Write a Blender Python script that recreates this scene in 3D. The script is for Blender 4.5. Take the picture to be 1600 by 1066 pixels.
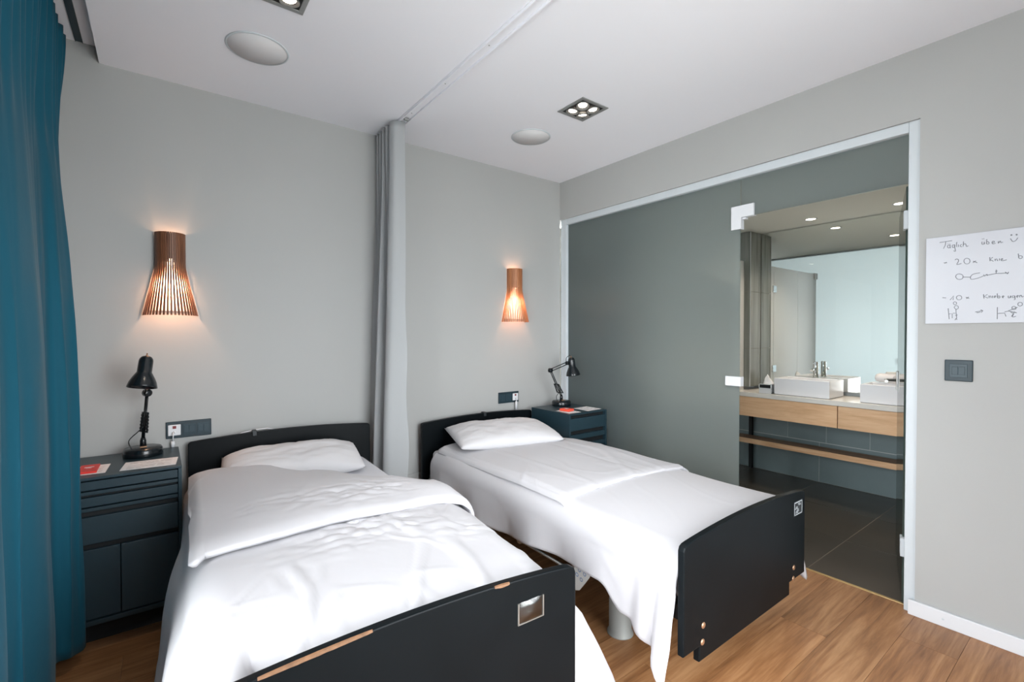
import bpy, bmesh, math, random
from mathutils import Vector, Matrix, noise
random.seed(7)
PI = math.pi
for _o in list(bpy.data.objects): bpy.data.objects.remove(_o)
S = bpy.context.scene
COL = S.collection

# ------------------------------------------------------------------ camera
cam_d = bpy.data.cameras.new('camera'); cam = bpy.data.objects.new('camera', cam_d); COL.objects.link(cam)
F_PX, YAW, PITCH, ROLL = 734.0765, 0.64429, 0.01491, 0.00085
cam_d.sensor_fit = 'HORIZONTAL'; cam_d.sensor_width = 36.0
cam_d.lens = 36.0 * F_PX / 1600.0
cam_d.clip_start = 0.02
cam.location = (-2.8843, -3.1222, 1.3489)
cam.rotation_mode = 'XYZ'
cam.rotation_euler = (PI/2 - PITCH, ROLL, -YAW)
S.camera = cam

# ------------------------------------------------------------------ world: overcast daylight
W = bpy.data.worlds.new('overcast_sky'); S.world = W; W.use_nodes = True
wn = W.node_tree.nodes; wl = W.node_tree.links; wn.clear()
w_out = wn.new('ShaderNodeOutputWorld'); w_bg = wn.new('ShaderNodeBackground')
w_tc = wn.new('ShaderNodeTexCoord'); w_sx = wn.new('ShaderNodeSeparateXYZ'); w_rp = wn.new('ShaderNodeValToRGB')
wl.new(w_tc.outputs['Generated'], w_sx.inputs[0])
w_mr = wn.new('ShaderNodeMapRange'); w_mr.inputs[1].default_value = -1; w_mr.inputs[2].default_value = 1
wl.new(w_sx.outputs[2], w_mr.inputs[0]); wl.new(w_mr.outputs[0], w_rp.inputs[0])
w_rp.color_ramp.elements[0].position = 0.40; w_rp.color_ramp.elements[0].color = (0.50, 0.51, 0.50, 1)
w_rp.color_ramp.elements[1].position = 0.56; w_rp.color_ramp.elements[1].color = (0.95, 0.97, 1.0, 1)
wl.new(w_rp.outputs[0], w_bg.inputs[0]); w_bg.inputs[1].default_value = 14.5
wl.new(w_bg.outputs[0], w_out.inputs[0])

# window portal (lets the sky in through the window opening of the left wall)
WIN_Y0, WIN_Y1, WIN_Z0, WIN_Z1 = -3.40, -1.45, 0.05, 2.25
pl = bpy.data.lights.new('window_daylight', 'AREA'); pl.shape = 'RECTANGLE'
pl.size = WIN_Y1 - WIN_Y0; pl.size_y = WIN_Z1 - WIN_Z0
pl.cycles.is_portal = True
po = bpy.data.objects.new('window_daylight', pl); COL.objects.link(po)
po.location = (-3.46, (WIN_Y0+WIN_Y1)/2, (WIN_Z0+WIN_Z1)/2)
po.rotation_euler = (PI/2, 0, -PI/2)          # emits along +X
FW_X0, FW_X1, FW_Z0, FW_Z1 = -2.60, -0.85, 0.10, 2.50  # front window: unseen, added to throw daylight on the back wall
pf = bpy.data.lights.new('added_window_daylight', 'AREA'); pf.shape = 'RECTANGLE'
pf.size = FW_X1 - FW_X0; pf.size_y = FW_Z1 - FW_Z0
pf.cycles.is_portal = True
pfo = bpy.data.objects.new('added_window_daylight', pf); COL.objects.link(pfo)
pfo.location = ((FW_X0+FW_X1)/2, -3.85, (FW_Z0+FW_Z1)/2)
pfo.rotation_euler = (PI/2, 0, 0)             # emits along +Y

S.view_settings.view_transform = 'Standard'; S.view_settings.look = 'None'
S.view_settings.gamma = 1.0; S.view_settings.use_curve_mapping = False
S.view_settings.exposure = 0.08

# ------------------------------------------------------------------ helpers: materials
def lin(c):
    c = c/255.0
    return c/12.92 if c <= 0.04045 else ((c+0.055)/1.055)**2.4
def srgb(r, g, b): return (lin(r), lin(g), lin(b), 1.0)

def mat(name, col, rough=0.5, metal=0.0, spec=0.5, bump=0.0, bscale=80, var=0.0, vscale=4.0, sheen=0.0, coat=0.0,
        stretch=(1, 1, 1), trans=0.0):
    m = bpy.data.materials.new(name); m.use_nodes = True
    nt = m.node_tree; n = nt.nodes; l = nt.links
    p = n['Principled BSDF']
    p.inputs['Base Color'].default_value = col; p.inputs['Roughness'].default_value = rough
    p.inputs['Metallic'].default_value = metal; p.inputs['Specular IOR Level'].default_value = spec
    p.inputs['Sheen Weight'].default_value = sheen; p.inputs['Coat Weight'].default_value = coat
    p.inputs['Transmission Weight'].default_value = trans
    if bump or var:
        tc = n.new('ShaderNodeTexCoord'); mp = n.new('ShaderNodeMapping'); mp.inputs['Scale'].default_value = stretch
        l.new(tc.outputs['Object'], mp.inputs[0])
    if var:
        t = n.new('ShaderNodeTexNoise'); t.inputs['Scale'].default_value = vscale; t.inputs['Detail'].default_value = 5
        l.new(mp.outputs[0], t.inputs[0])
        r = n.new('ShaderNodeValToRGB')
        r.color_ramp.elements[0].position = 0.3; r.color_ramp.elements[1].position = 0.7
        r.color_ramp.elements[0].color = tuple(c*(1-var) for c in col[:3]) + (1,)
        r.color_ramp.elements[1].color = tuple(min(1, c*(1+var)) for c in col[:3]) + (1,)
        l.new(t.outputs[0], r.inputs[0]); l.new(r.outputs[0], p.inputs['Base Color'])
    if bump:
        t = n.new('ShaderNodeTexNoise'); t.inputs['Scale'].default_value = bscale; t.inputs['Detail'].default_value = 3
        l.new(mp.outputs[0], t.inputs[0])
        b = n.new('ShaderNodeBump'); b.inputs['Strength'].default_value = bump; b.inputs['Distance'].default_value = 0.002
        l.new(t.outputs[0], b.inputs['Height']); l.new(b.outputs[0], p.inputs['Normal'])
    return m

def emit(name, col, st):
    m = bpy.data.materials.new(name); m.use_nodes = True
    n = m.node_tree.nodes; n.clear(); o = n.new('ShaderNodeOutputMaterial'); e = n.new('ShaderNodeEmission')
    e.inputs[0].default_value = col; e.inputs[1].default_value = st
    m.node_tree.links.new(e.outputs[0], o.inputs[0]); return m

def wood(name, dark, mid, light, axis=0, scale=1.0, rough=0.45, contrast=1.0, rnd=True):
    """Wood grain stretched along one object axis, tone varying per object."""
    m = bpy.data.materials.new(name); m.use_nodes = True
    nt = m.node_tree; n = nt.nodes; l = nt.links; p = n['Principled BSDF']; p.inputs['Roughness'].default_value = rough
    tc = n.new('ShaderNodeTexCoord'); mp = n.new('ShaderNodeMapping')
    sc = [14*scale]*3; sc[axis] = 1.1*scale; mp.inputs['Scale'].default_value = sc
    l.new(tc.outputs['Object'], mp.inputs[0])
    vec = mp.outputs[0]
    oi = n.new('ShaderNodeObjectInfo')
    if rnd:
        cx = n.new('ShaderNodeCombineXYZ'); mu = n.new('ShaderNodeMath'); mu.operation = 'MULTIPLY'; mu.inputs[1].default_value = 37
        l.new(oi.outputs['Random'], mu.inputs[0])
        for i in range(3): l.new(mu.outputs[0], cx.inputs[i])
        ad = n.new('ShaderNodeVectorMath'); ad.operation = 'ADD'
        l.new(vec, ad.inputs[0]); l.new(cx.outputs[0], ad.inputs[1]); vec = ad.outputs[0]
    t1 = n.new('ShaderNodeTexNoise'); t1.inputs['Scale'].default_value = 1.0; t1.inputs['Detail'].default_value = 8
    t1.inputs['Roughness'].default_value = 0.62; t1.inputs['Distortion'].default_value = 1.2
    l.new(vec, t1.inputs[0])
    t2 = n.new('ShaderNodeTexNoise'); t2.inputs['Scale'].default_value = 7.0; t2.inputs['Detail'].default_value = 4
    l.new(vec, t2.inputs[0])
    mx = n.new('ShaderNodeMath'); mx.operation = 'MULTIPLY_ADD'; mx.inputs[1].default_value = 0.25
    l.new(t2.outputs[0], mx.inputs[0]); 
    m2 = n.new('ShaderNodeMath'); m2.operation = 'MULTIPLY'; m2.inputs[1].default_value = 0.78
    l.new(t1.outputs[0], m2.inputs[0]); l.new(m2.outputs[0], mx.inputs[2])
    r = n.new('ShaderNodeValToRGB'); e = r.color_ramp.elements
    e[0].position = 0.5-0.17/contrast; e[0].color = dark; e[1].position = 0.5+0.17/contrast; e[1].color = light
    k = e.new(0.5); k.color = mid
    l.new(mx.outputs[0], r.inputs[0])
    hs = n.new('ShaderNodeHueSaturation')
    mr = n.new('ShaderNodeMapRange'); mr.inputs[3].default_value = 0.86; mr.inputs[4].default_value = 1.12
    l.new(oi.outputs['Random'], mr.inputs[0])
    if rnd: l.new(mr.outputs[0], hs.inputs['Value'])
    l.new(r.outputs[0], hs.inputs['Color']); l.new(hs.outputs[0], p.inputs['Base Color'])
    b = n.new('ShaderNodeBump'); b.inputs['Strength'].default_value = 0.15; b.inputs['Distance'].default_value = 0.001
    l.new(mx.outputs[0], b.inputs['Height']); l.new(b.outputs[0], p.inputs['Normal'])
    return m

def glass_clear(name, tint=(0.93, 0.97, 0.95, 1), rough=0.0, ior=1.45):
    m = bpy.data.materials.new(name); m.use_nodes = True; nt = m.node_tree; n = nt.nodes; l = nt.links; n.clear()
    o = n.new('ShaderNodeOutputMaterial'); t = n.new('ShaderNodeBsdfTransparent'); t.inputs[0].default_value = tint
    g = n.new('ShaderNodeBsdfGlossy'); g.inputs['Roughness'].default_value = rough
    f = n.new('ShaderNodeFresnel'); f.inputs[0].default_value = ior
    x = n.new('ShaderNodeMixShader'); l.new(f.outputs[0], x.inputs[0]); l.new(t.outputs[0], x.inputs[1]); l.new(g.outputs[0], x.inputs[2])
    l.new(x.outputs[0], o.inputs[0]); return m

def glass_satin(name, tint, rough=0.35, dif=0.05, ior=1.5):
    """Etched face: scatters what comes through, reflects with a soft gloss."""
    m = bpy.data.materials.new(name); m.use_nodes = True; nt = m.node_tree; n = nt.nodes; l = nt.links; n.clear()
    o = n.new('ShaderNodeOutputMaterial'); t = n.new('ShaderNodeBsdfTranslucent'); t.inputs[0].default_value = tint
    d = n.new('ShaderNodeBsdfDiffuse'); d.inputs[0].default_value = tint
    a = n.new('ShaderNodeMixShader'); a.inputs[0].default_value = dif
    l.new(t.outputs[0], a.inputs[1]); l.new(d.outputs[0], a.inputs[2])
    g = n.new('ShaderNodeBsdfGlossy'); g.inputs['Roughness'].default_value = rough
    f = n.new('ShaderNodeFresnel'); f.inputs[0].default_value = ior
    x = n.new('ShaderNodeMixShader'); l.new(f.outputs[0], x.inputs[0]); l.new(a.outputs[0], x.inputs[1]); l.new(g.outputs[0], x.inputs[2])
    l.new(x.outputs[0], o.inputs[0]); return m

def fabric(name, col, transl=0.0, rough=0.9, weave=0.25, wscale=700, sheen=0.2, fold=0.0):
    m = bpy.data.materials.new(name); m.use_nodes = True; nt = m.node_tree; n = nt.nodes; l = nt.links
    p = n['Principled BSDF']; p.inputs['Base Color'].default_value = col; p.inputs['Roughness'].default_value = rough
    p.inputs['Sheen Weight'].default_value = sheen; p.inputs['Specular IOR Level'].default_value = 0.2
    tc = n.new('ShaderNodeTexCoord')
    t = n.new('ShaderNodeTexNoise'); t.inputs['Scale'].default_value = wscale; t.inputs['Detail'].default_value = 2
    l.new(tc.outputs['Object'], t.inputs[0])
    b = n.new('ShaderNodeBump'); b.inputs['Strength'].default_value = weave; b.inputs['Distance'].default_value = 0.0008
    l.new(t.outputs[0], b.inputs['Height'])
    last = b
    if fold:
        t2 = n.new('ShaderNodeTexNoise'); t2.inputs['Scale'].default_value = 9; t2.inputs['Detail'].default_value = 5; t2.inputs['Distortion'].default_value = 1.5
        l.new(tc.outputs['Object'], t2.inputs[0])
        b2 = n.new('ShaderNodeBump'); b2.inputs['Strength'].default_value = fold; b2.inputs['Distance'].default_value = 0.01
        l.new(t2.outputs[0], b2.inputs['Height']); l.new(b.outputs[0], b2.inputs['Normal']); last = b2
    l.new(last.outputs[0], p.inputs['Normal'])
    if transl:
        o = n['Material Output']; tr = n.new('ShaderNodeBsdfTranslucent'); tr.inputs[0].default_value = col
        x = n.new('ShaderNodeMixShader'); x.inputs[0].default_value = transl
        l.new(p.outputs[0], x.inputs[1]); l.new(tr.outputs[0], x.inputs[2]); l.new(x.outputs[0], o.inputs[0])
    return m

M = {}
M['wall'] = mat('grey_green_wall_paint', srgb(170, 171, 170), 0.85, spec=0.25, bump=0.06, bscale=260, var=0.02, vscale=1.5)
M['ceiling'] = mat('white_ceiling_paint', srgb(234, 235, 241), 0.9, spec=0.2)
M['white'] = mat('white_lacquer', srgb(214, 216, 220), 0.45)
M['alu'] = mat('pale_powder_coated_frame', srgb(196, 203, 208), 0.45, var=0.02, vscale=6)
M['plank'] = wood('oak_plank', srgb(112, 72, 42), srgb(156, 109, 70), srgb(184, 138, 96), 0, 1.0, 0.42, 1.0)
M['subfloor'] = mat('dark_subfloor', srgb(70, 48, 30), 0.8)
M['brass'] = mat('brass_threshold', srgb(205, 180, 130), 0.35, metal=0.7)
M['black'] = mat('black_painted_board', srgb(12, 17, 20), 0.40, spec=0.12, bump=0.05, bscale=500, var=0.10, vscale=7)
M['edge'] = mat('worn_dark_edge', srgb(34, 46, 52), 0.35, var=0.25, vscale=16)
M['wornedge'] = mat('bare_wood_wear', srgb(122, 88, 62), 0.6, var=0.25, vscale=60)
M['cab'] = mat('dark_teal_grey_lacquer', srgb(30, 51, 60), 0.38, spec=0.45, var=0.06, vscale=5)
M['cabin'] = mat('black_drawer_recess', srgb(6, 12, 16), 0.7)
M['steel'] = mat('brushed_steel', srgb(170, 172, 170), 0.35, metal=0.9)
M['chrome'] = mat('chrome', srgb(225, 228, 230), 0.08, metal=1.0)
M['column'] = mat('pale_grey_lift_column', srgb(158, 160, 156), 0.5, metal=0.2)
M['frame'] = mat('dark_grey_bed_frame', srgb(40, 46, 50), 0.5)
M['linen'] = fabric('white_bed_linen', srgb(206, 205, 209), 0.12, weave=0.2, wscale=500, sheen=0.1, fold=0.06)
M['pillow'] = fabric('white_pillowcase', srgb(210, 209, 212), 0.08, weave=0.2, wscale=500, sheen=0.1, fold=0.08)
M['sheet'] = fabric('white_fitted_sheet', srgb(212, 213, 220), 0.0, weave=0.15, sheen=0.1)
M['teal'] = fabric('teal_velvet_curtain', srgb(14, 78, 97), 0.02, rough=0.75, weave=0.15, wscale=900, sheen=0.05, fold=0.10)
M['gcurt'] = fabric('grey_curtain_cloth', srgb(172, 175, 177), 0.10, weave=0.1, sheen=0.1)
M['lampblk'] = mat('glossy_black_lamp_enamel', srgb(16, 22, 26), 0.22, spec=0.5)
M['copper'] = mat('copper_contact', srgb(176, 138, 110), 0.35, metal=0.7)
M['plate'] = mat('petrol_switch_plastic', srgb(36, 53, 61), 0.4, spec=0.3)
M['plate2'] = mat('petrol_switch_rocker', srgb(43, 62, 71), 0.35, spec=0.3)
M['paper'] = mat('white_paper', srgb(228, 226, 226), 0.7)
M['ink'] = mat('grey_print', srgb(150, 146, 146), 0.8)
M['darkink'] = mat('dark_print', srgb(70, 72, 74), 0.8)
M['red'] = mat('red_card', srgb(206, 48, 40), 0.5)
M['redled'] = mat('dark_red_button', srgb(110, 14, 20), 0.35)
M['board'] = mat('white_enamel_board', srgb(194, 197, 204), 0.16, spec=0.10)
M['marker'] = mat('grey_marker', srgb(112, 115, 122), 0.7)
M['grille'] = mat('speaker_cloth_grille', srgb(220, 220, 222), 0.9, bump=0.3, bscale=1200)
M['birch'] = wood('birch_slat', srgb(128, 76, 46), srgb(168, 108, 70), srgb(196, 136, 94), 2, 2.0, 0.5, 0.9)
M['walnut'] = wood('walnut_slat', srgb(74, 44, 29), srgb(108, 68, 46), srgb(138, 92, 64), 2, 2.0, 0.5, 0.9)
M['oak'] = wood('pale_oak_veneer', srgb(196, 150, 110), srgb(216, 174, 134), srgb(230, 194, 156), 1, 1.2, 0.5, 0.8)
M['oakdark'] = wood('shelf_oak_veneer', srgb(120, 84, 60), srgb(150, 112, 82), srgb(176, 136, 104), 1, 1.2, 0.5, 0.8)
M['stone'] = mat('white_stone_worktop', srgb(226, 222, 216), 0.25, var=0.03, vscale=9)
M['ceramic'] = mat('white_ceramic', srgb(234, 234, 238), 0.12)
M['ftile'] = mat('dark_floor_tile', srgb(68, 66, 62), 0.28, var=0.06, vscale=5)
M['wtile'] = mat('slate_wall_tile', srgb(116, 131, 134), 0.4, var=0.05, vscale=5)
M['stile'] = mat('striated_grey_tile', srgb(128, 130, 124), 0.4, var=0.35, vscale=22, stretch=(1, 1, 0.06), bump=0.4, bscale=60)
M['grout'] = mat('grey_grout', srgb(178, 184, 184), 0.9)
M['darkgrout'] = mat('dark_grout', srgb(136, 130, 120), 0.9)
M['mirror'] = mat('mirror_silver', (0.86, 0.89, 0.88, 1), 0.0, metal=1.0)
M['bwall'] = mat('grey_bathroom_paint', srgb(216, 216, 208), 0.85)
M['clear'] = glass_clear('clear_glass')
M['winglass'] = glass_clear('window_glass', (0.97, 0.98, 0.98, 1))
M['satin'] = glass_satin('satin_etched_glass', (0.61, 0.68, 0.69, 1), 0.42, dif=.02)
M['satinshower'] = glass_satin('satin_shower_glass', (0.90, 0.92, 0.93, 1), 0.30, dif=.85)
M['satinpol'] = glass_satin('satin_door_glass', (0.38, 0.50, 0.47, 1), 0.06)
M['polish'] = glass_clear('polished_green_glass', (0.94, 0.97, 0.97, 1))
M['gedge'] = mat('green_glass_edge', srgb(70, 105, 95), 0.2)
M['towel'] = mat('white_terry', srgb(226, 224, 226), 0.95, bump=0.8, bscale=400)
M['tissue'] = mat('white_tissue', srgb(240, 240, 242), 0.9)
M['plastic'] = glass_clear('clear_plastic_pocket', (0.86, 0.80, 0.74, 1), 0.22, 2.3)
M['bulb'] = emit('warm_bulb', (1.0, 0.70, 0.46, 1), 9.0)
M['spot'] = emit('warm_spot_lens', (1.0, 0.86, 0.70, 1), 14.0)
M['spotring'] = mat('grey_metal_spot_ring', srgb(142, 142, 140), 0.35, metal=0.6)
M['spotbox'] = mat('black_spot_housing', srgb(22, 24, 24), 0.6)
M['lframe'] = mat('grey_light_frame', srgb(146, 148, 147), 0.4, metal=0.4)
M['pad'] = mat('white_printed_pad', srgb(206, 208, 206), 0.8)
M['blue'] = mat('blue_ring_print', srgb(96, 130, 176), 0.7)

# ------------------------------------------------------------------ helpers: meshes
def link(name, me, parent=None):
    o = bpy.data.objects.new(name, me); COL.objects.link(o)
    if parent is not None: o.parent = parent
    return o
def obj(name, bm, m, parent=None, smooth=False, loc=None):
    me = bpy.data.meshes.new(name)
    bmesh.ops.recalc_face_normals(bm, faces=bm.faces)
    bm.to_mesh(me); bm.free()
    for mm in (m if isinstance(m, (list, tuple)) else [m]): me.materials.append(mm)
    if smooth:
        for p in me.polygons: p.use_smooth = True
    o = link(name, me, parent)
    if loc: o.location = loc
    return o
def thing(name, label, cat, loc=(0, 0, 0), rz=0.0, group=None):
    o = bpy.data.objects.new(name, None); COL.objects.link(o); o.empty_display_size = 0.1
    o.location = loc; o.rotation_euler = (0, 0, rz)
    return tag(o, label, cat, group)
def tag(o, label, cat, group=None):
    o['label'] = label; o['category'] = cat
    if group: o['group'] = group
    return o
def struct(o):
    o['kind'] = 'structure'; return o
def box(bm, x0, x1, y0, y1, z0, z1, bev=0.0, seg=2, mi=0):
    t = bmesh.new(); bmesh.ops.create_cube(t, size=1.0)
    for v in t.verts:
        v.co = Vector((x0+(v.co.x+.5)*(x1-x0), y0+(v.co.y+.5)*(y1-y0), z0+(v.co.z+.5)*(z1-z0)))
    if bev: bmesh.ops.bevel(t, geom=list(t.edges), offset=bev, segments=seg, profile=0.5, affect='EDGES')
    merge(bm, t, mi)
def merge(bm, t, mi=0, mtx=None):
    if mtx is not None: bmesh.ops.transform(t, matrix=mtx, verts=t.verts)
    vm = [bm.verts.new(v.co) for v in t.verts]
    t.verts.index_update()
    for f in t.faces:
        try:
            nf = bm.faces.new([vm[v.index] for v in f.verts]); nf.material_index = mi if mi else f.material_index; nf.smooth = f.smooth
        except ValueError: pass
    t.free()
def B(*a, **k):
    bm = bmesh.new(); box(bm, *a, **k); return bm
def lathe(bm, prof, c=(0, 0, 0), seg=28, mtx=None, a0=0.0, a1=2*PI, mi=0):
    t = bmesh.new(); full = abs(a1-a0-2*PI) < 1e-6
    n = seg if full else seg+1; rings = []
    for r, z in prof:
        if r < 1e-6: rings.append([t.verts.new((0, 0, z))]); continue
        rings.append([t.verts.new((r*math.cos(a0+(a1-a0)*i/seg), r*math.sin(a0+(a1-a0)*i/seg), z)) for i in range(n)])
    for A, Bq in zip(rings, rings[1:]):
        cnt = seg
        for i in range(cnt):
            j = (i+1) % n if full else i+1
            if len(A) == 1 and len(Bq) == 1: continue
            if len(A) == 1: t.faces.new((A[0], Bq[i], Bq[j]))
            elif len(Bq) == 1: t.faces.new((A[i], A[j], Bq[0]))
            else: t.faces.new((A[i], A[j], Bq[j], Bq[i]))
    for f in t.faces: f.smooth = True
    m4 = Matrix.Translation(c) @ (mtx if mtx is not None else Matrix.Identity(4))
    merge(bm, t, mi, m4)
def tube(bm, pts, r, seg=8, mi=0, caps=True):
    pts = [Vector(p) for p in pts]; rings = []
    up = Vector((0, 0, 1)); prev = None
    for i, p in enumerate(pts):
        d = (pts[min(i+1, len(pts)-1)]-pts[max(i-1, 0)]).normalized()
        if prev is None:
            a = d.cross(up)
            if a.length < 1e-3: a = d.cross(Vector((0, 1, 0)))
        else: a = prev - d*prev.dot(d)
        a.normalize(); prev = a; b = d.cross(a)
        rr = r[i] if isinstance(r, (list, tuple)) else r
        rings.append([bm.verts.new(p+a*rr*math.cos(2*PI*k/seg)+b*rr*math.sin(2*PI*k/seg)) for k in range(seg)])
    for A, Bq in zip(rings, rings[1:]):
        for k in range(seg):
            f = bm.faces.new((A[k], A[(k+1) % seg], Bq[(k+1) % seg], Bq[k])); f.smooth = True; f.material_index = mi
    if caps:
        bm.faces.new(rings[0][::-1]).material_index = mi; bm.faces.new(rings[-1]).material_index = mi
def T(*a, **k):
    bm = bmesh.new(); tube(bm, *a, **k); return bm
def L(*a, **k):
    bm = bmesh.new(); lathe(bm, *a, **k); return bm
def cyl(p0, p1, r, seg=20):
    bm = bmesh.new(); tube(bm, [p0, p1], r, seg); return bm
def smooth(o):
    for p in o.data.polygons: p.use_smooth = True
    return o
def rotx(a): return Matrix.Rotation(a, 4, 'X')
def roty(a): return Matrix.Rotation(a, 4, 'Y')
def rotz(a): return Matrix.Rotation(a, 4, 'Z')
def prism(bm, poly, axis, t0, t1, mi=0):
    """extrude polygon (2-D list) along axis: 'y' uses (x,z), 'x' uses (y,z), 'z' uses (x,y)"""
    def P(u, v, t): return {'y': (u, t, v), 'x': (t, u, v), 'z': (u, v, t)}[axis]
    a = [bm.verts.new(P(u, v, t0)) for u, v in poly]; b = [bm.verts.new(P(u, v, t1)) for u, v in poly]
    n = len(poly)
    bm.faces.new(a).material_index = mi; bm.faces.new(b[::-1]).material_index = mi
    for i in range(n): bm.faces.new((a[i], a[(i+1) % n], b[(i+1) % n], b[i])).material_index = mi
def sstep(a, b, x):
    t = max(0.0, min(1.0, (x-a)/(b-a))); return t*t*(3-2*t)
def lerp(a, b, t): return a+(b-a)*t
def pw(pts, x):
    """smooth piecewise interpolation through (x,y) pairs"""
    if x <= pts[0][0]: return pts[0][1]
    for (x0, y0), (x1, y1) in zip(pts, pts[1:]):
        if x <= x1: return lerp(y0, y1, sstep(x0, x1, x))
    return pts[-1][1]
def fbm(p, o=4, h=0.8): return noise.fractal(Vector(p), h, 2.1, o, noise_basis='PERLIN_ORIGINAL')

# ================================================================== SETTING
H = 2.70
XL, YF = -3.40, -3.75           # left wall, front wall planes
OY, OZ, WT = -2.495, 2.368, 0.10   # glass opening in the right wall: near end, height, wall thickness
bm = bmesh.new(); box(bm, XL-.1, 0.0, 0.0, 0.12, 0, 2.80)
struct(obj('wall_back', bm, M['wall']))
bm = bmesh.new(); box(bm, 0, WT, YF, OY, 0, H+.08); box(bm, 0, WT, OY, 0.12, OZ, H+.08)
struct(obj('wall_right', bm, M['wall']))
bm = bmesh.new()
box(bm, XL-.1, FW_X0, YF-.12, YF, 0, 2.80); box(bm, FW_X1, WT, YF-.12, YF, 0, 2.80)
box(bm, FW_X0, FW_X1, YF-.12, YF, 0, FW_Z0); box(bm, FW_X0, FW_X1, YF-.12, YF, FW_Z1, 2.80)
struct(obj('wall_front', bm, M['wall']))
wf = bmesh.new()
for x in (FW_X0, (FW_X0+FW_X1)/2-.03, FW_X1-.06): box(wf, x, x+.06, YF-.08, YF-.03, FW_Z0, FW_Z1, .004)
for z in (FW_Z0, FW_Z1-.06): box(wf, FW_X0, FW_X1, YF-.08, YF-.03, z, z+.06, .004)
win2 = struct(obj('window_added', wf, M['white']))  # unseen window, added and sized for frontal daylight
for i in range(2):
    a = FW_X0+.06+i*((FW_X1-FW_X0)/2-.03)
    obj('pane', B(a, a+(FW_X1-FW_X0)/2-.09, YF-.058, YF-.052, FW_Z0+.06, FW_Z1-.06), M['winglass'], win2)
bm = bmesh.new()
box(bm, XL-.1, XL, WIN_Y1, 0.0, 0, 2.80); box(bm, XL-.1, XL, YF, WIN_Y0, 0, 2.80)
box(bm, XL-.1, XL, WIN_Y0, WIN_Y1, 0, WIN_Z0); box(bm, XL-.1, XL, WIN_Y0, WIN_Y1, WIN_Z1, 2.80)
struct(obj('wall_left', bm, M['wall']))
# window of the left wall
wf = bmesh.new()
for y in (WIN_Y0, (WIN_Y0*2+WIN_Y1)/3, (WIN_Y0+2*WIN_Y1)/3, WIN_Y1-.06): box(wf, XL-.07, XL-.02, y, y+.06, WIN_Z0, WIN_Z1, .004)
for z in (WIN_Z0, WIN_Z1-.06): box(wf, XL-.07, XL-.02, WIN_Y0, WIN_Y1, z, z+.06, .004)
win = struct(obj('window_1', wf, M['white']))
for i in range(3):
    a = WIN_Y0+.06+i*(WIN_Y1-WIN_Y0)/3
    obj('pane', B(XL-.048, XL-.042, a, a+(WIN_Y1-WIN_Y0)/3-.06, WIN_Z0+.06, WIN_Z1-.06), M['winglass'], win)
# ceiling with the curtain recess along the window wall
CX = -3.11
ce = struct(obj('ceiling', B(CX, WT, YF, 0.0, H, 2.80), M['ceiling']))
obj('curtain_recess', B(XL, CX, YF, 0.0, 2.778, 2.83), M['ceiling'], ce)
# floor: subfloor + planks laid along X
fl = struct(obj('floor', B(XL-.1, 0.072, YF-.1, 0.10, -0.06, -0.012), M['subfloor']))
PW, PL = 0.192, 1.38
pm = bpy.data.meshes.new('plank'); b_ = B(-PL/2+.0006, PL/2-.0006, -PW/2+.0006, PW/2-.0006, -0.011, 0.0); b_.to_mesh(pm); b_.free(); pm.materials.append(M['plank'])
row = 0; y = -0.004-PW/2
while y > YF:
    x = 0.072 - [0, .78, .31, 1.05, .52][row % 5]
    xs = []
    xc = 0.072
    first = [1.38, .60, 1.07, .33, .86][row % 5]
    segs = [(0.072-first, 0.072)]
    e = 0.072-first
    while e > XL-.05:
        segs.append((max(e-PL, XL-.08), e)); e -= PL
    for a, b in segs:
        ln = b-a
        if ln < .02: continue
        if abs(ln-PL) < 1e-3:
            o = link('plank', pm, fl)
        else:
            o = obj('plank', B(-ln/2+.0006, ln/2-.0006, -PW/2+.0006, PW/2-.0006, -0.011, 0.0), M['plank'], fl)
        o.location = ((a+b)/2, y, 0)
    y -= PW; row += 1
struct(obj('trim_1', B(0.064, 0.082, OY+.05, -.07, -0.01, 0.003, .001), M['brass']))
# baseboard right of the opening
bb = bmesh.new(); box(bb, -0.015, 0, YF, -2.472, 0, 0.071, .003)
bbo = struct(obj('baseboard_right', bb, M['white']))
for y in (-2.60, -2.99, -3.4): obj('screw_cap', L([(0, .001), (.004, .001), (.005, 0)], (-0.0155, y, .036), 10, roty(-PI/2)), M['alu'], bbo)
struct(obj('baseboard_back', B(XL, 0, -0.012, 0, 0, 0.07, .003), M['white']))
struct(obj('trim_2', B(-3.30, -0.02, -0.010, 0, 0.20, 0.345, .003), M['wall']))

# ---- glazed partition: frame, satin pane, transom pane, satin door
fr = bmesh.new()
FX0, FX1 = 0.012, 0.078
fr = thing('glass_partition', 'satin glass wall in pale frame between bedroom and bathroom', 'partition', (0.045, -1.25, 0))
def part(name, bm, m, parent, sm=False):
    """parts given in world coordinates under a located parent"""
    o = obj(name, bm, m, parent, sm)
    o.matrix_parent_inverse = parent_mat(parent).inverted()
    return o
def parent_mat(p):
    m = Matrix.Translation(p.location) @ p.rotation_euler.to_matrix().to_4x4()
    if p.parent is not None: m = parent_mat(p.parent) @ m
    return m
bm = bmesh.new()
box(bm, FX0, FX1, OY, OY+.045, 0, OZ, .003); box(bm, FX0, FX1, OY+.045, -.068, 2.318, OZ, .003); box(bm, FX0, FX1, -.068, -.002, 0, OZ, .003)
part('frame', bm, M['alu'], fr)
PY = -1.62                         # left edge of the doorway
GX0, GX1 = 0.040, 0.050
def pane(name, y0, y1, z0, z1, parent):
    bm = B(GX0, GX1, y0, y1, z0, z1)
    o = part(name, bm, [M['satin'], M['polish']], parent)
    for p in o.data.polygons: p.material_index = 0 if p.normal.x < -.5 else 1
    return o
pane('fixed_pane', PY+.002, -.066, 0.004, 2.320, fr)
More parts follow.
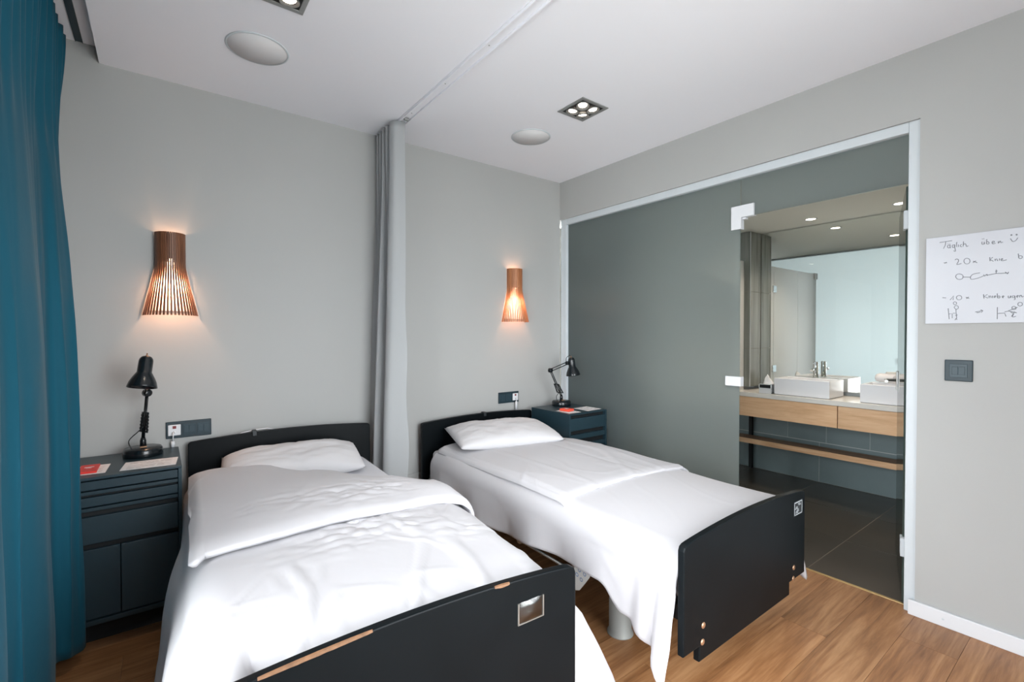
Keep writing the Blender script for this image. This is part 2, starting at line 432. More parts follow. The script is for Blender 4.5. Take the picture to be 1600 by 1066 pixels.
pane('transom_pane', OY+.043, PY-.002, 2.080, 2.320, fr)
# corner patch fitting
bm = bmesh.new()
prism(bm, [(PY+.055, 2.005), (PY-.008, 2.005), (PY-.008, 2.076), (PY-.085, 2.076), (PY-.085, 2.150), (PY+.055, 2.150)], 'x', GX0-.014, GX0-.0005)
prism(bm, [(PY+.055, 2.005), (PY-.008, 2.005), (PY-.008, 2.076), (PY-.085, 2.076), (PY-.085, 2.150), (PY+.055, 2.150)], 'x', GX1+.0005, GX1+.014)
box(bm, GX0-.010, GX1+.010, PY-.036, PY-.012, 2.062, 2.074, .002)
part('corner_patch', bm, M['white'], fr)
bm = bmesh.new(); box(bm, GX0-.016, GX1+.016, PY-.012, PY+.088, 1.018, 1.078, .002)
part('lock_keeper', bm, M['white'], fr)
# door, swung into the bathroom, hinged at the near jamb
door = struct(obj('door_1', B(0, .80, -.005, .005, 0.012, 2.072), M['satinpol']))
door.location = (0.062, -2.436, 0); door.rotation_euler = (0, 0, math.radians(15.5))
bm = bmesh.new()
for s in (-1, 1):
    box(bm, .72, .795, s*.0055, s*.012, .995, 1.115, .002)
    tube(bm, [(.735, s*.014, 1.06), (.735, s*.055, 1.06), (.725, s*.062, 1.06), (.62, s*.062, 1.06)], .009, 10)
obj('door_handle', bm, M['steel'], door)
bm = bmesh.new()
for z in (.25, 1.86): box(bm, -.03, .03, -.014, .014, z, z+.09, .002)
obj('hinge', bm, M['alu'], door)

# ================================================================== BATHROOM
BX = 1.905; BH = 2.33; BY0, BY1 = -2.62, 0.12
wb = struct(obj('wall_bathroom_back', B(BX+.006, BX+.12, BY0, BY1, 0, BH), M['grout']))
struct(obj('wall_bathroom_right', B(WT, BX+.12, BY0-.1, BY0, 0, BH), M['bwall']))
wl_ = struct(obj('wall_bathroom_left', B(WT, BX+.12, BY1, BY1+.1, 0, BH), M['darkgrout']))
struct(obj('ceiling_bathroom', B(WT, BX+.12, BY0-.1, BY1+.1, BH, BH+.06), M['bwall']))
fb = struct(obj('floor_bathroom', B(0.075, BX+.12, BY0-.1, BY1+.1, -.06, -.0025), M['darkgrout']))
ys = [BY1, -.195, -.795, -1.395, -1.995, -2.595, BY0]
xs = [.083, .68, 1.28, 1.88, BX+.006]
for a, b in zip(ys, ys[1:]):
    for c, d in zip(xs, xs[1:]):
        obj('tile', B(c+.0025, d-.0025, b+.0025, a-.0025, -.010, -.001), M['ftile'], fb)
for z0, z1, off, pit in ((0, .36, -.795, .60), (.363, .80, -.80, .325)):
    y = BY1
    yy = [off+pit*k for k in range(3, -8, -1)]
    yy = [BY1]+[q for q in yy if BY0 < q < BY1]+[BY0]
    for a, b in zip(yy, yy[1:]):
        obj('tile', B(BX+.0035, BX+.0065, b+.002, a-.002, z0+.002, z1-.002), M['wtile'], wb)
for k in range(4):
    for j in range(4):
        z0 = j*.585; z1 = min(z0+.583, BH)
        x0 = WT+.012+k*.45; x1 = min(x0+.447, BX)
        obj('tile', B(x0, x1, BY1-.009, BY1+.001, z0+.002, z1-.002), M['stile'], wl_)
for j in range(3):
    for k in range(2):
        z0 = .83+j*.5; y0 = BY1-.02-k*.42
        obj('tile', B(BX-.004, BX+.0065, y0-.415, y0, z0, z0+.495), M['stile'], wb)
# tiled pier at the left end of the mirror
pier = struct(obj('wall_pier', B(1.652, BX-.004, -.886, -.772, .842, BH-.002), M['darkgrout']))
for j, (z0, z1) in enumerate(((.842, 1.205), (1.209, 1.751), (1.755, BH-.004))):
    obj('tile', B(1.651, 1.846, -.894, -.886, z0, z1), M['stile'], pier)
    obj('tile', B(1.644, 1.652, -.894, -.772, z0, z1), M['stile'], pier)
bm = bmesh.new(); box(bm, 1.640, 1.6435, -.8965, -.8915, .845, BH-.004)
obj('corner_strip', bm, M['white'], pier)
# mirror
bm = B(1.850, 1.900, -2.58, -.897, .845, BH-.004)
mo = obj('wall_mirror', bm, [M['white'], M['mirror']]);
for p in mo.data.polygons: p.material_index = 1 if p.normal.x < -.5 else 0
tag(mo, 'large frameless wall mirror behind the two washbasins', 'mirror')
# vanity: worktop, two drawers, steel posts; shelf below
CF, CZ = 1.45, .810
van = thing('vanity_unit', 'pale oak vanity drawers under the white worktop in the bathroom', 'vanity', (1.66, -1.6, .58))
part('carcass', B(CF+.03, BX-.006, -2.56, -.70, .592, CZ-.045), M['frame'], van)
for a, b in ((-1.682, -.70), (-2.56, -1.688)):
    part('drawer_front', B(CF+.008, CF+.028, a, b, .590, CZ-.043, .0015), M['oak'], van)
tag(obj('worktop', B(CF, BX-.006, -2.585, -.68, CZ-.040, CZ, .002), M['stone']), 'white stone worktop carrying both square washbasins', 'worktop')
sh = thing('wooden_shelf', 'long wooden shelf mounted low under the vanity drawers', 'shelf', (1.79, -1.6, .285))
part('board', B(1.690, 1.862, -2.56, -.70, .286, .334, .0015), [M['oakdark']], sh)
part('front_edge', B(1.6885, 1.6905, -2.56, -.70, .287, .333), M['oak'], sh)
for y in (-.792, -2.53):
    tag(obj('steel_post', B(1.865, 1.897, y-.016, y+.016, 0, .589, .002), M['cabin']), 'black square post standing behind the low shelf, %s' % ('near the satin glass' if y > -1 else 'at the far right end'), 'post')
def basin(y1, label, w=.43):
    t = thing('washbasin', label, 'washbasin', (1.64, y1-w/2, CZ), 0, 'square washbasins on the worktop')
    x0, x1, y0, z0, z1 = 1.492, 1.800, y1-w, CZ+.0005, CZ+.148
    bm = bmesh.new()
    # outer shell and inner bowl as nested loops
    def loop(ax0, ax1, ay0, ay1, z): return [bm.verts.new(p) for p in ((ax0, ay0, z), (ax1, ay0, z), (ax1, ay1, z), (ax0, ay1, z))]
    Ls = [loop(x0+.01, x1-.01, y0+.01, y1-.01, z0), loop(x0, x1, y0, y1, z0+.006), loop(x0, x1, y0, y1, z1-.004), loop(x0+.004, x1-.004, y0+.004, y1-.004, z1),
          loop(x0+.014, x1-.075, y0+.014, y1-.014, z1), loop(x0+.018, x1-.080, y0+.018, y1-.018, z1-.006), loop(x0+.03, x1-.09, y0+.03, y1-.03, z0+.05), loop(x0+.07, x1-.12, y0+.08, y1-.08, z0+.038)]
    for A, Bq in zip(Ls, Ls[1:]):
        for i in range(4): bm.faces.new((A[i], A[(i+1) % 4], Bq[(i+1) % 4], Bq[i]))
    bm.faces.new(Ls[0][::-1]); bm.faces.new(Ls[-1])
    part('bowl', bm, M['ceramic'], t)
    part('drain', L([(0, .003), (.02, .003), (.022, 0)], (1.62, y1-w/2, z0+.0385), 16), M['chrome'], t)
    return t
basin(-1.185, 'square white washbasin left of the other, chrome tap standing clear')
basin(-1.825, 'square white washbasin at right holding a rolled white towel')
def tap(y, label):
    t = thing('basin_tap', label, 'tap', (1.765, y, CZ+.148), 0, 'chrome basin taps')
    x = 1.765
    bm = bmesh.new(); lathe(bm, [(0, 0), (.026, 0), (.026, .004), (.021, .006), (.021, .100), (.020, .104), (.020, .138), (.018, .142), (0, .142)], (x, y, CZ+.1485), 24)
    part('body', bm, M['chrome'], t)
    part('spout', T([(x-.015, y, CZ+.225), (x-.09, y, CZ+.222), (x-.10, y, CZ+.215)], [.012, .011, .010], 12), M['chrome'], t)
    part('lever', T([(x-.012, y, CZ+.272), (x-.05, y, CZ+.278)], .005, 8), M['chrome'], t)
tap(-1.415, 'chrome cylindrical tap on the left washbasin')
tap(-2.05, 'chrome cylindrical tap on the right washbasin, beside the glass door')
# rolled towel
def spiral(r0, r1, turns, n):
    return [((lerp(r0, r1, i/n))*math.cos(2*PI*turns*i/n), (lerp(r0, r1, i/n))*math.sin(2*PI*turns*i/n)) for i in range(n+1)]
bm = bmesh.new(); sp = spiral(.006, .034, 3.2, 60)
ra = [[bm.verts.new((u*.92, y, v)) for u, v in sp] for y in (-.075, -.05, 0, .05, .075)]
for A, Bq in zip(ra, ra[1:]):
    for i in range(60): bm.faces.new((A[i], A[i+1], Bq[i+1], Bq[i]))
to = obj('rolled_towel', bm, M['towel'], None, True)
so = to.modifiers.new('thickness', 'SOLIDIFY'); so.thickness = .0075; so.offset = 0
to.location = (1.715, -1.935, CZ+.149+.0375); to.rotation_euler = (0, 0, math.radians(-28))
tag(to, 'small rolled white towel lying on the right washbasin rim', 'towel')
# tissue box
t = thing('tissue_box', 'small white and chrome tissue box with tissues rising out of it', 'tissue box', (1.50, -1.10, CZ))
bm = bmesh.new(); box(bm, 1.475, 1.60, -1.165, -1.06, CZ+.0005, CZ+.050, .002); part('lower_case', bm, M['white'], t)
part('dark_slot', B(1.478, 1.597, -1.160, -1.064, CZ+.050, CZ+.080), M['cabin'], t)
bm = bmesh.new(); box(bm, 1.475, 1.60, -1.168, -1.160, CZ+.0005, CZ+.086, .001); box(bm, 1.475, 1.60, -1.064, -1.058, CZ+.050, CZ+.086, .001); box(bm, 1.475, 1.6, -1.166, -1.058, CZ+.080, CZ+.086, .001)
part('cover', bm, M['chrome'], t)
bm = bmesh.new(); n1, n2 = 18, 10; g = []
for i in range(n1+1):
    a = i/n1*2*PI; r_ = []
    for j in range(n2+1):
        q = j/n2; rr = (.030*(1-q)**.7+.004)*(1+.30*math.sin(3*a+2*q)+.22*math.sin(7*a+4*q))
        r_.append(bm.verts.new((1.54+rr*math.cos(a), -1.115+rr*math.sin(a)*1.1+.012*q, CZ+.084+.078*q+.010*q*math.sin(2*a+1))))
    g.append(r_)
for i in range(n1):
    for j in range(n2): bm.faces.new((g[i][j], g[i+1][j], g[i+1][j+1], g[i][j+1]))
part('tissue', bm, M['tissue'], t, True)
# shower screen in line with the pier
ss = thing('shower_screen', 'pale satin glass shower screen between the tiled pier and the glass partition', 'shower screen', (.85, -.83, 0))
part('pane', B(.37, .86, -.834, -.826, .006, 2.05), M['satinshower'], ss)
part('door_pane', B(.866, 1.440, -.834, -.826, .012, 2.05), M['satinshower'], ss)
part('pane', B(1.446, 1.640, -.834, -.826, CZ+.002, 2.05), M['satinshower'], ss)
for z in (.95, 1.78):
    part('hinge', B(1.41, 1.48, -.850, -.812, z, z+.07, .002), M['chrome'], ss)
part('corner_patch', B(.362, .43, -.848, -.814, 1.99, 2.06, .002), M['white'], ss)
# bathroom downlights
def bath_light(x, y, label, power=24):
    t = thing('recessed_downlight', label, 'ceiling light', (x, y, BH), 0, 'round bathroom downlights')
    part('ring', L([(.036, -.001), (.046, -.001), (.048, -.004), (.044, -.006), (.036, -.004)], (x, y, BH-.0005), 28), M['alu'], t)
    part('lens', L([(0, -.003), (.036, -.003), (.036, -.0005)], (x, y, BH-.0005), 24), M['spot'], t)
    d = bpy.data.lights.new('downlight_beam', 'SPOT'); d.energy = power; d.color = (1, .84, .66); d.spot_size = 2.2; d.spot_blend = .7; d.shadow_soft_size = .035
    o = bpy.data.objects.new('downlight_beam', d); COL.objects.link(o); o.location = (x, y, BH-.012)
bath_light(1.575, -1.435, 'round lit downlight above the left washbasin')
bath_light(1.575, -2.04, 'round lit downlight above the right washbasin')
bath_light(.73, -1.66, 'round lit downlight over the middle of the bathroom floor', 7)
bath_light(.85, -.36, 'round lit downlight inside the shower', 3)

# ================================================================== CEILING FITTINGS
def quad_light(cx, cy, label):
    t = thing('ceiling_spot_panel', label, 'ceiling light', (cx, cy, H), 0, 'square four-lamp ceiling lights')
    h = .108; bm = bmesh.new()
    for a, b, c, d in ((-h, h, -h, -h+.02), (-h, h, h-.02, h), (-h, -h+.02, -h+.02, h-.02), (h-.02, h, -h+.02, h-.02)):
        box(bm, cx+a, cx+b, cy+c, cy+d, H-.006, H-.0003, .0012)
    part('frame', bm, M['lframe'], t)
    part('housing', B(cx-h+.02, cx+h-.02, cy-h+.02, cy+h-.02, H-.0025, H-.0003), M['spotbox'], t)
    for i, sx in enumerate((-1, 1)):
        for j, sy in enumerate((-1, 1)):
            x, y = cx+sx*.043, cy+sy*.043
            tilt = rotx(.10*sy) @ roty(-.10*sx)
            bm = L([(.024, -.001), (.030, -.004), (.037, -.011), (.0385, -.011), (.0385, -.003), (.037, -.002)], (x, y, H-.003), 28, tilt)
            sp_ = part('spot', bm, M['spotring'], t, True)
            o = obj('lens', L([(0, -.005), (.022, -.004), (.025, -.002)], (x, y, H-.003), 24, tilt), M['spot'], sp_)
            o.matrix_parent_inverse = parent_mat(t).inverted() if False else Matrix.Identity(4)
    d = bpy.data.lights.new('panel_beam', 'SPOT'); d.energy = 16; d.color = (1, .86, .70); d.spot_size = 1.7; d.spot_blend = .8; d.shadow_soft_size = .06
    o = bpy.data.objects.new('panel_beam', d); COL.objects.link(o); o.location = (cx, cy, H-.03)
quad_light(-.834, -1.103, 'square four-lamp light lit in the ceiling above the far bed')
quad_light(-2.494, -1.097, 'square four-lamp light cut by the top of the photo, above the near bed')
def speaker(cx, cy, label):
    t = thing('ceiling_speaker', label, 'speaker', (cx, cy, H), 0, 'round ceiling speakers')
    part('rim', L([(.126, -.0003), (.134, -.0003), (.1345, -.003), (.131, -.005), (.126, -.005)], (cx, cy, H), 56), M['alu'], t, True)
    part('grille', L([(0, -.0042), (.125, -.0042), (.126, -.0003)], (cx, cy, H), 56), M['grille'], t, True)
speaker(-.832, -.608, 'round flush speaker in the ceiling beyond the four-lamp light, over the far bed')
speaker(-2.497, -.605, 'round flush speaker in the ceiling over the near bed')
# divider curtain track on the ceiling
t = thing('curtain_track', 'long white double curtain track running across the ceiling', 'curtain track', (-1.64, -1.9, H))
bm = bmesh.new(); box(bm, -1.670, -1.607, YF+.03, -.012, H-.004, H-.0003)
part('base_strip', bm, M['ceiling'], t)
for x in (-1.667, -1.617):
    bm = bmesh.new(); box(bm, x, x+.007, YF+.03, -.012, H-.016, H-.004, .001); part('rail_lip', bm, M['ceiling'], t)
for k in range(8): part('screw', L([(0, -.002), (.003, -.002), (.004, 0)], (-1.64, -.45-.42*k, H-.004), 8), M['steel'], t)
bm = B(-1.655, -1.628, -.385, -.365, H-.022, H-.006, .002); part('end_stop', bm, M['steel'], t)
# window curtain track
t = thing('curtain_rail', 'dark recessed rail in the ceiling slot above the teal curtain', 'curtain track', (-3.18, -2.0, 2.778))
part('channel', B(-3.196, -3.168, YF+.03, -.01, 2.774, 2.7778), M['plate'], t)
bm = bmesh.new(); box(bm, -3.196, -3.194, YF+.03, -.01, 2.770, 2.774); box(bm, -3.170, -3.168, YF+.03, -.01, 2.770, 2.774)
part('lips', bm, M['plate'], t)

# ================================================================== CURTAINS
def sheet(name, fn, nu, nv, m, parent=None, thick=0.0, sub=0):
    bm = bmesh.new(); g = [[bm.verts.new(fn(i/nu, j/nv)) for j in range(nv+1)] for i in range(nu+1)]
    for i in range(nu):
        for j in range(nv):
            bm.faces.new((g[i][j], g[i+1][j], g[i+1][j+1], g[i][j+1])).smooth = True
    o = obj(name, bm, m, parent, True)
    if thick:
        s = o.modifiers.new('thickness', 'SOLIDIFY'); s.thickness = thick; s.offset = 0
    if sub:
        s = o.modifiers.new('smooth', 'SUBSURF'); s.levels = sub; s.render_levels = sub
    return o
# teal window curtain, gathered at the back-wall end of the window
def teal(u, v):
    y0 = -.055; y1 = -1.56
    yt = lerp(y0, y1, u)
    # top: even pleats
    xt = -3.258 + .034*math.sin(2*PI*yt/.088+.6)*(1-sstep(.0, .30, v)*.93)
    # bottom: few deep, uneven folds around the cabinet front
    ub = u
    yb = pw([(0, -.485), (.10, -.50), (.20, -.535), (.30, -.60), (.36, -.69), (.45, -.80), (.70, -1.15), (1, -1.58)], u)
    xb = pw([(0, -3.30), (.06, -3.20), (.13, -3.148), (.20, -3.146), (.27, -3.17), (.33, -3.225), (.38, -3.262), (.45, -3.20), (.58, -3.182), (.68, -3.215), (.78, -3.25), (.88, -3.20), (1, -3.25)], u)
    b = v**.85
    k = sstep(0, .75, b)
    x = lerp(xt, xb, k); y = lerp(yt, yb, k)
    x += .004*math.sin(2*PI*u*5+3*v)*(1-k*.6) + .012*fbm((u*7, v*2.2, 3.1), 3)*k
    z = lerp(2.758, .062+.010*math.sin(u*23), v)
    return (x, y, z)
tc_ = sheet('window_curtain', teal, 260, 60, M['teal'], None, .003)
tag(tc_, 'tall teal velvet curtain hanging at the left in front of the dark cabinet', 'curtain')
# grey divider curtain, bunched against the back wall
pts_top = [(-1.700, -.020), (-1.662, -.045), (-1.712, -.070), (-1.660, -.095), (-1.715, -.120), (-1.664, -.145), (-1.716, -.170), (-1.666, -.196), (-1.714, -.222), (-1.668, -.248), (-1.712, -.276), (-1.700, -.318), (-1.668, -.332), (-1.636, -.345)]
pts_bot = [(-1.745, -.022), (-1.735, -.040), (-1.705, -.055), (-1.668, -.075), (-1.695, -.105), (-1.765, -.130), (-1.775, -.165), (-1.715, -.185), (-1.656, -.200), (-1.680, -.235), (-1.752, -.262), (-1.738, -.305), (-1.672, -.330), (-1.630, -.342)]
def cr(P, t):
    n = len(P)-1; x = t*n; i = min(int(x), n-1); f = x-i
    p0, p1, p2, p3 = P[max(i-1, 0)], P[i], P[i+1], P[min(i+2, n)]
    return tuple(.5*((2*b)+(-a+c)*f+(2*a-5*b+4*c-d)*f*f+(-a+3*b-3*c+d)*f**3) for a, b, c, d in zip(p0, p1, p2, p3))
def grey(u, v):
    a = cr(pts_top, u); b = cr(pts_bot, u); k = sstep(.03, .8, v)
    w = .006*math.sin(9*v+u*20)*k
    edge = sstep(.9, 1, u)*.007*math.sin(26*v)*sstep(.35, .6, v)
    return (lerp(a[0], b[0], k)+w+edge, lerp(a[1], b[1], k), lerp(H-.0175, .05, v))
gc = sheet('divider_curtain', grey, 182, 60, M['gcurt'], None, .0025)
tag(gc, 'pale grey divider curtain gathered against the wall between the two beds', 'curtain')

# ================================================================== WALL LAMPS
def sconce(x, label, m, group, power):
    zt, zb = 1.885, 1.448
    t = thing('wall_lamp', label, 'wall lamp', (x, -.004, zb), 0, group)
    yc = -.018
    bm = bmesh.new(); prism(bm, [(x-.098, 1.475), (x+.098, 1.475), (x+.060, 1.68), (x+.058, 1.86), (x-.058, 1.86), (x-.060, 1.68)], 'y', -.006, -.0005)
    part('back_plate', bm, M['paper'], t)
    n = 25
    prof = [(0, .0655), (.20, .0655), (.36, .0655), (.42, .067), (.50, .073), (.62, .0835), (.80, .101), (1.0, .1195)]
    for k in range(n):
        bm = bmesh.new(); rings = []
        for (q, r) in prof:
            ex = math.asin(.0150/r); a = PI - ex + (PI+2*ex)*(k+.5)/n
            z = lerp(zt, zb, q); w = .0041; th = .0018
            c = Vector((math.cos(a), math.sin(a), 0)); s = Vector((-math.sin(a), math.cos(a), 0))
            p = Vector((x, yc, z)) + c*r
            rings.append([bm.verts.new(p+s*w+c*th), bm.verts.new(p-s*w+c*th), bm.verts.new(p-s*w-c*th), bm.verts.new(p+s*w-c*th)])
        for A, Bq in zip(rings, rings[1:]):
            for i in range(4): bm.faces.new((A[i], A[(i+1) % 4], Bq[(i+1) % 4], Bq[i]))
        bm.faces.new(rings[0][::-1]); bm.faces.new(rings[-1])
        part('slat', bm, m, t)
    part('added_baffle', L([(.0632, 0), (.0622, 0), (.0622, .150), (.0632, .150), (.0632, 0)], (x, yc, 1.728), 30, None, PI-.2, 2*PI+.2), m, t)  # hoop added to stop light leaking between the upper slats
    part('bulb', L([(0, .0), (.018, .004), (.026, .02), (.020, .045), (.012, .06), (.012, .085), (0, .085)], (x, -.058, 1.715), 20), M['bulb'], t, True)
    part('lamp_holder', B(x-.014, x+.014, -.072, -.006, 1.798, 1.822, .003), M['white'], t)
    d = bpy.data.lights.new('lamp_glow', 'POINT'); d.energy = power; d.color = (1, .56, .33); d.shadow_soft_size = .03
    o = bpy.data.objects.new('lamp_glow', d); COL.objects.link(o); o.location = (x, -.070, 1.615)
    d = bpy.data.lights.new('added_uplight', 'POINT'); d.energy = 0.55; d.color = (1, .56, .33); d.shadow_soft_size = .02  # second source added for the glow above; the lamp has one bulb
    o = bpy.data.objects.new('added_uplight', d); COL.objects.link(o); o.location = (x, -.045, 1.850)
sconce(-2.832, 'darker slatted wood wall lamp above the near bedside cabinet by the teal curtain', M['walnut'], 'slatted wall lamps', 7.0)
sconce(-.528, 'lighter slatted wood wall lamp above the far bed near the corner', M['birch'], 'slatted wall lamps', 4.0)

# ================================================================== SWITCHES, CALL CORDS
def gang_plate(x0, n, zc, label, call, order):
    g = .0685; w = n*g; h = .090
    t = thing('socket_panel', label, 'switch', (x0, 0, zc), 0, 'dark wall switch panels')
    part('plate', B(x0, x0+w, -.010, -.0004, zc-h/2, zc+h/2, .003), M['plate'], t)
    for i in range(n):
        cx = x0+g*(i+.5)*.96+w*.02
        if i == call:
            mdl = part('call_module', B(cx-.028, cx+.028, -.014, -.010, zc-.029, zc+.029, .002), M['white'], t)
            o = obj('call_button', B(cx-.008, cx+.008, -.0155, -.0138, zc+.008, zc+.023, .001), M['redled'], mdl)
            o2 = obj('jack', L([(0, 0), (.006, 0), (.006, .006), (0, .007)], (cx, -.0138, zc-.010), 14, rotx(PI/2)), M['white'], mdl)
        else:
            part('rim', B(cx-.029, cx+.029, -.0118, -.010, zc-.029, zc+.029, .001), M['plate2'], t)
            for s in (-1, 1):
                part('rocker', B(cx+(s-1)*.0125+.0005, cx+(s+1)*.0125-.0005, -.0140, -.0118, zc-.021, zc+.021, .001), M['plate2'], t)
    return t
gang_plate(-2.860, 3, .832, 'dark three-gang switch panel with white call module above the near bedside cabinet', 0, 1)
gang_plate(-.682, 3, .826, 'dark switch panel with white call module at its right above the far headboard', 2, 1)
def cord(name, pts, plug, label):
    t = thing(name, label, 'cord', pts[-1])
    part('cable', T(pts, .0028, 8), M['white'], t, True)
    if plug:
        part('plug', T(plug, [.008, .0095, .0085], 14), M['white'], t, True)
cord('call_cord', [(-2.829, -.021, .822), (-2.829, -.034, .818), (-2.829, -.040, .806), (-2.830, -.034, .790), (-2.831, -.026, .774)], [(-2.831, -.026, .776), (-2.831, -.026, .762), (-2.831, -.026, .7445)], 'white call cord with plug hanging to the near bedside cabinet top')
cord('call_cord', [(-.518, -.021, .816), (-.518, -.032, .812), (-.519, -.038, .802), (-.520, -.034, .790)], [(-.520, -.034, .792), (-.521, -.034, .765), (-.521, -.034, .725)], 'white call cord with long plug hanging behind the far headboard')
t = thing('light_switch', 'square petrol grey double light switch on the right wall under the whiteboard', 'switch', (0, -2.640, 1.182))
part('plate', B(-.010, -.0004, -2.687, -2.593, 1.134, 1.230, .003), M['plate'], t)
part('rim', B(-.0122, -.010, -2.670, -2.610, 1.152, 1.212, .001), M['plate2'], t)
part('rocker', B(-.0145, -.0122, -2.639, -2.6185, 1.164, 1.200, .001), M['plate2'], t)
part('rocker', B(-.0145, -.0122, -2.6615, -2.641, 1.164, 1.200, .001), M['plate2'], t)
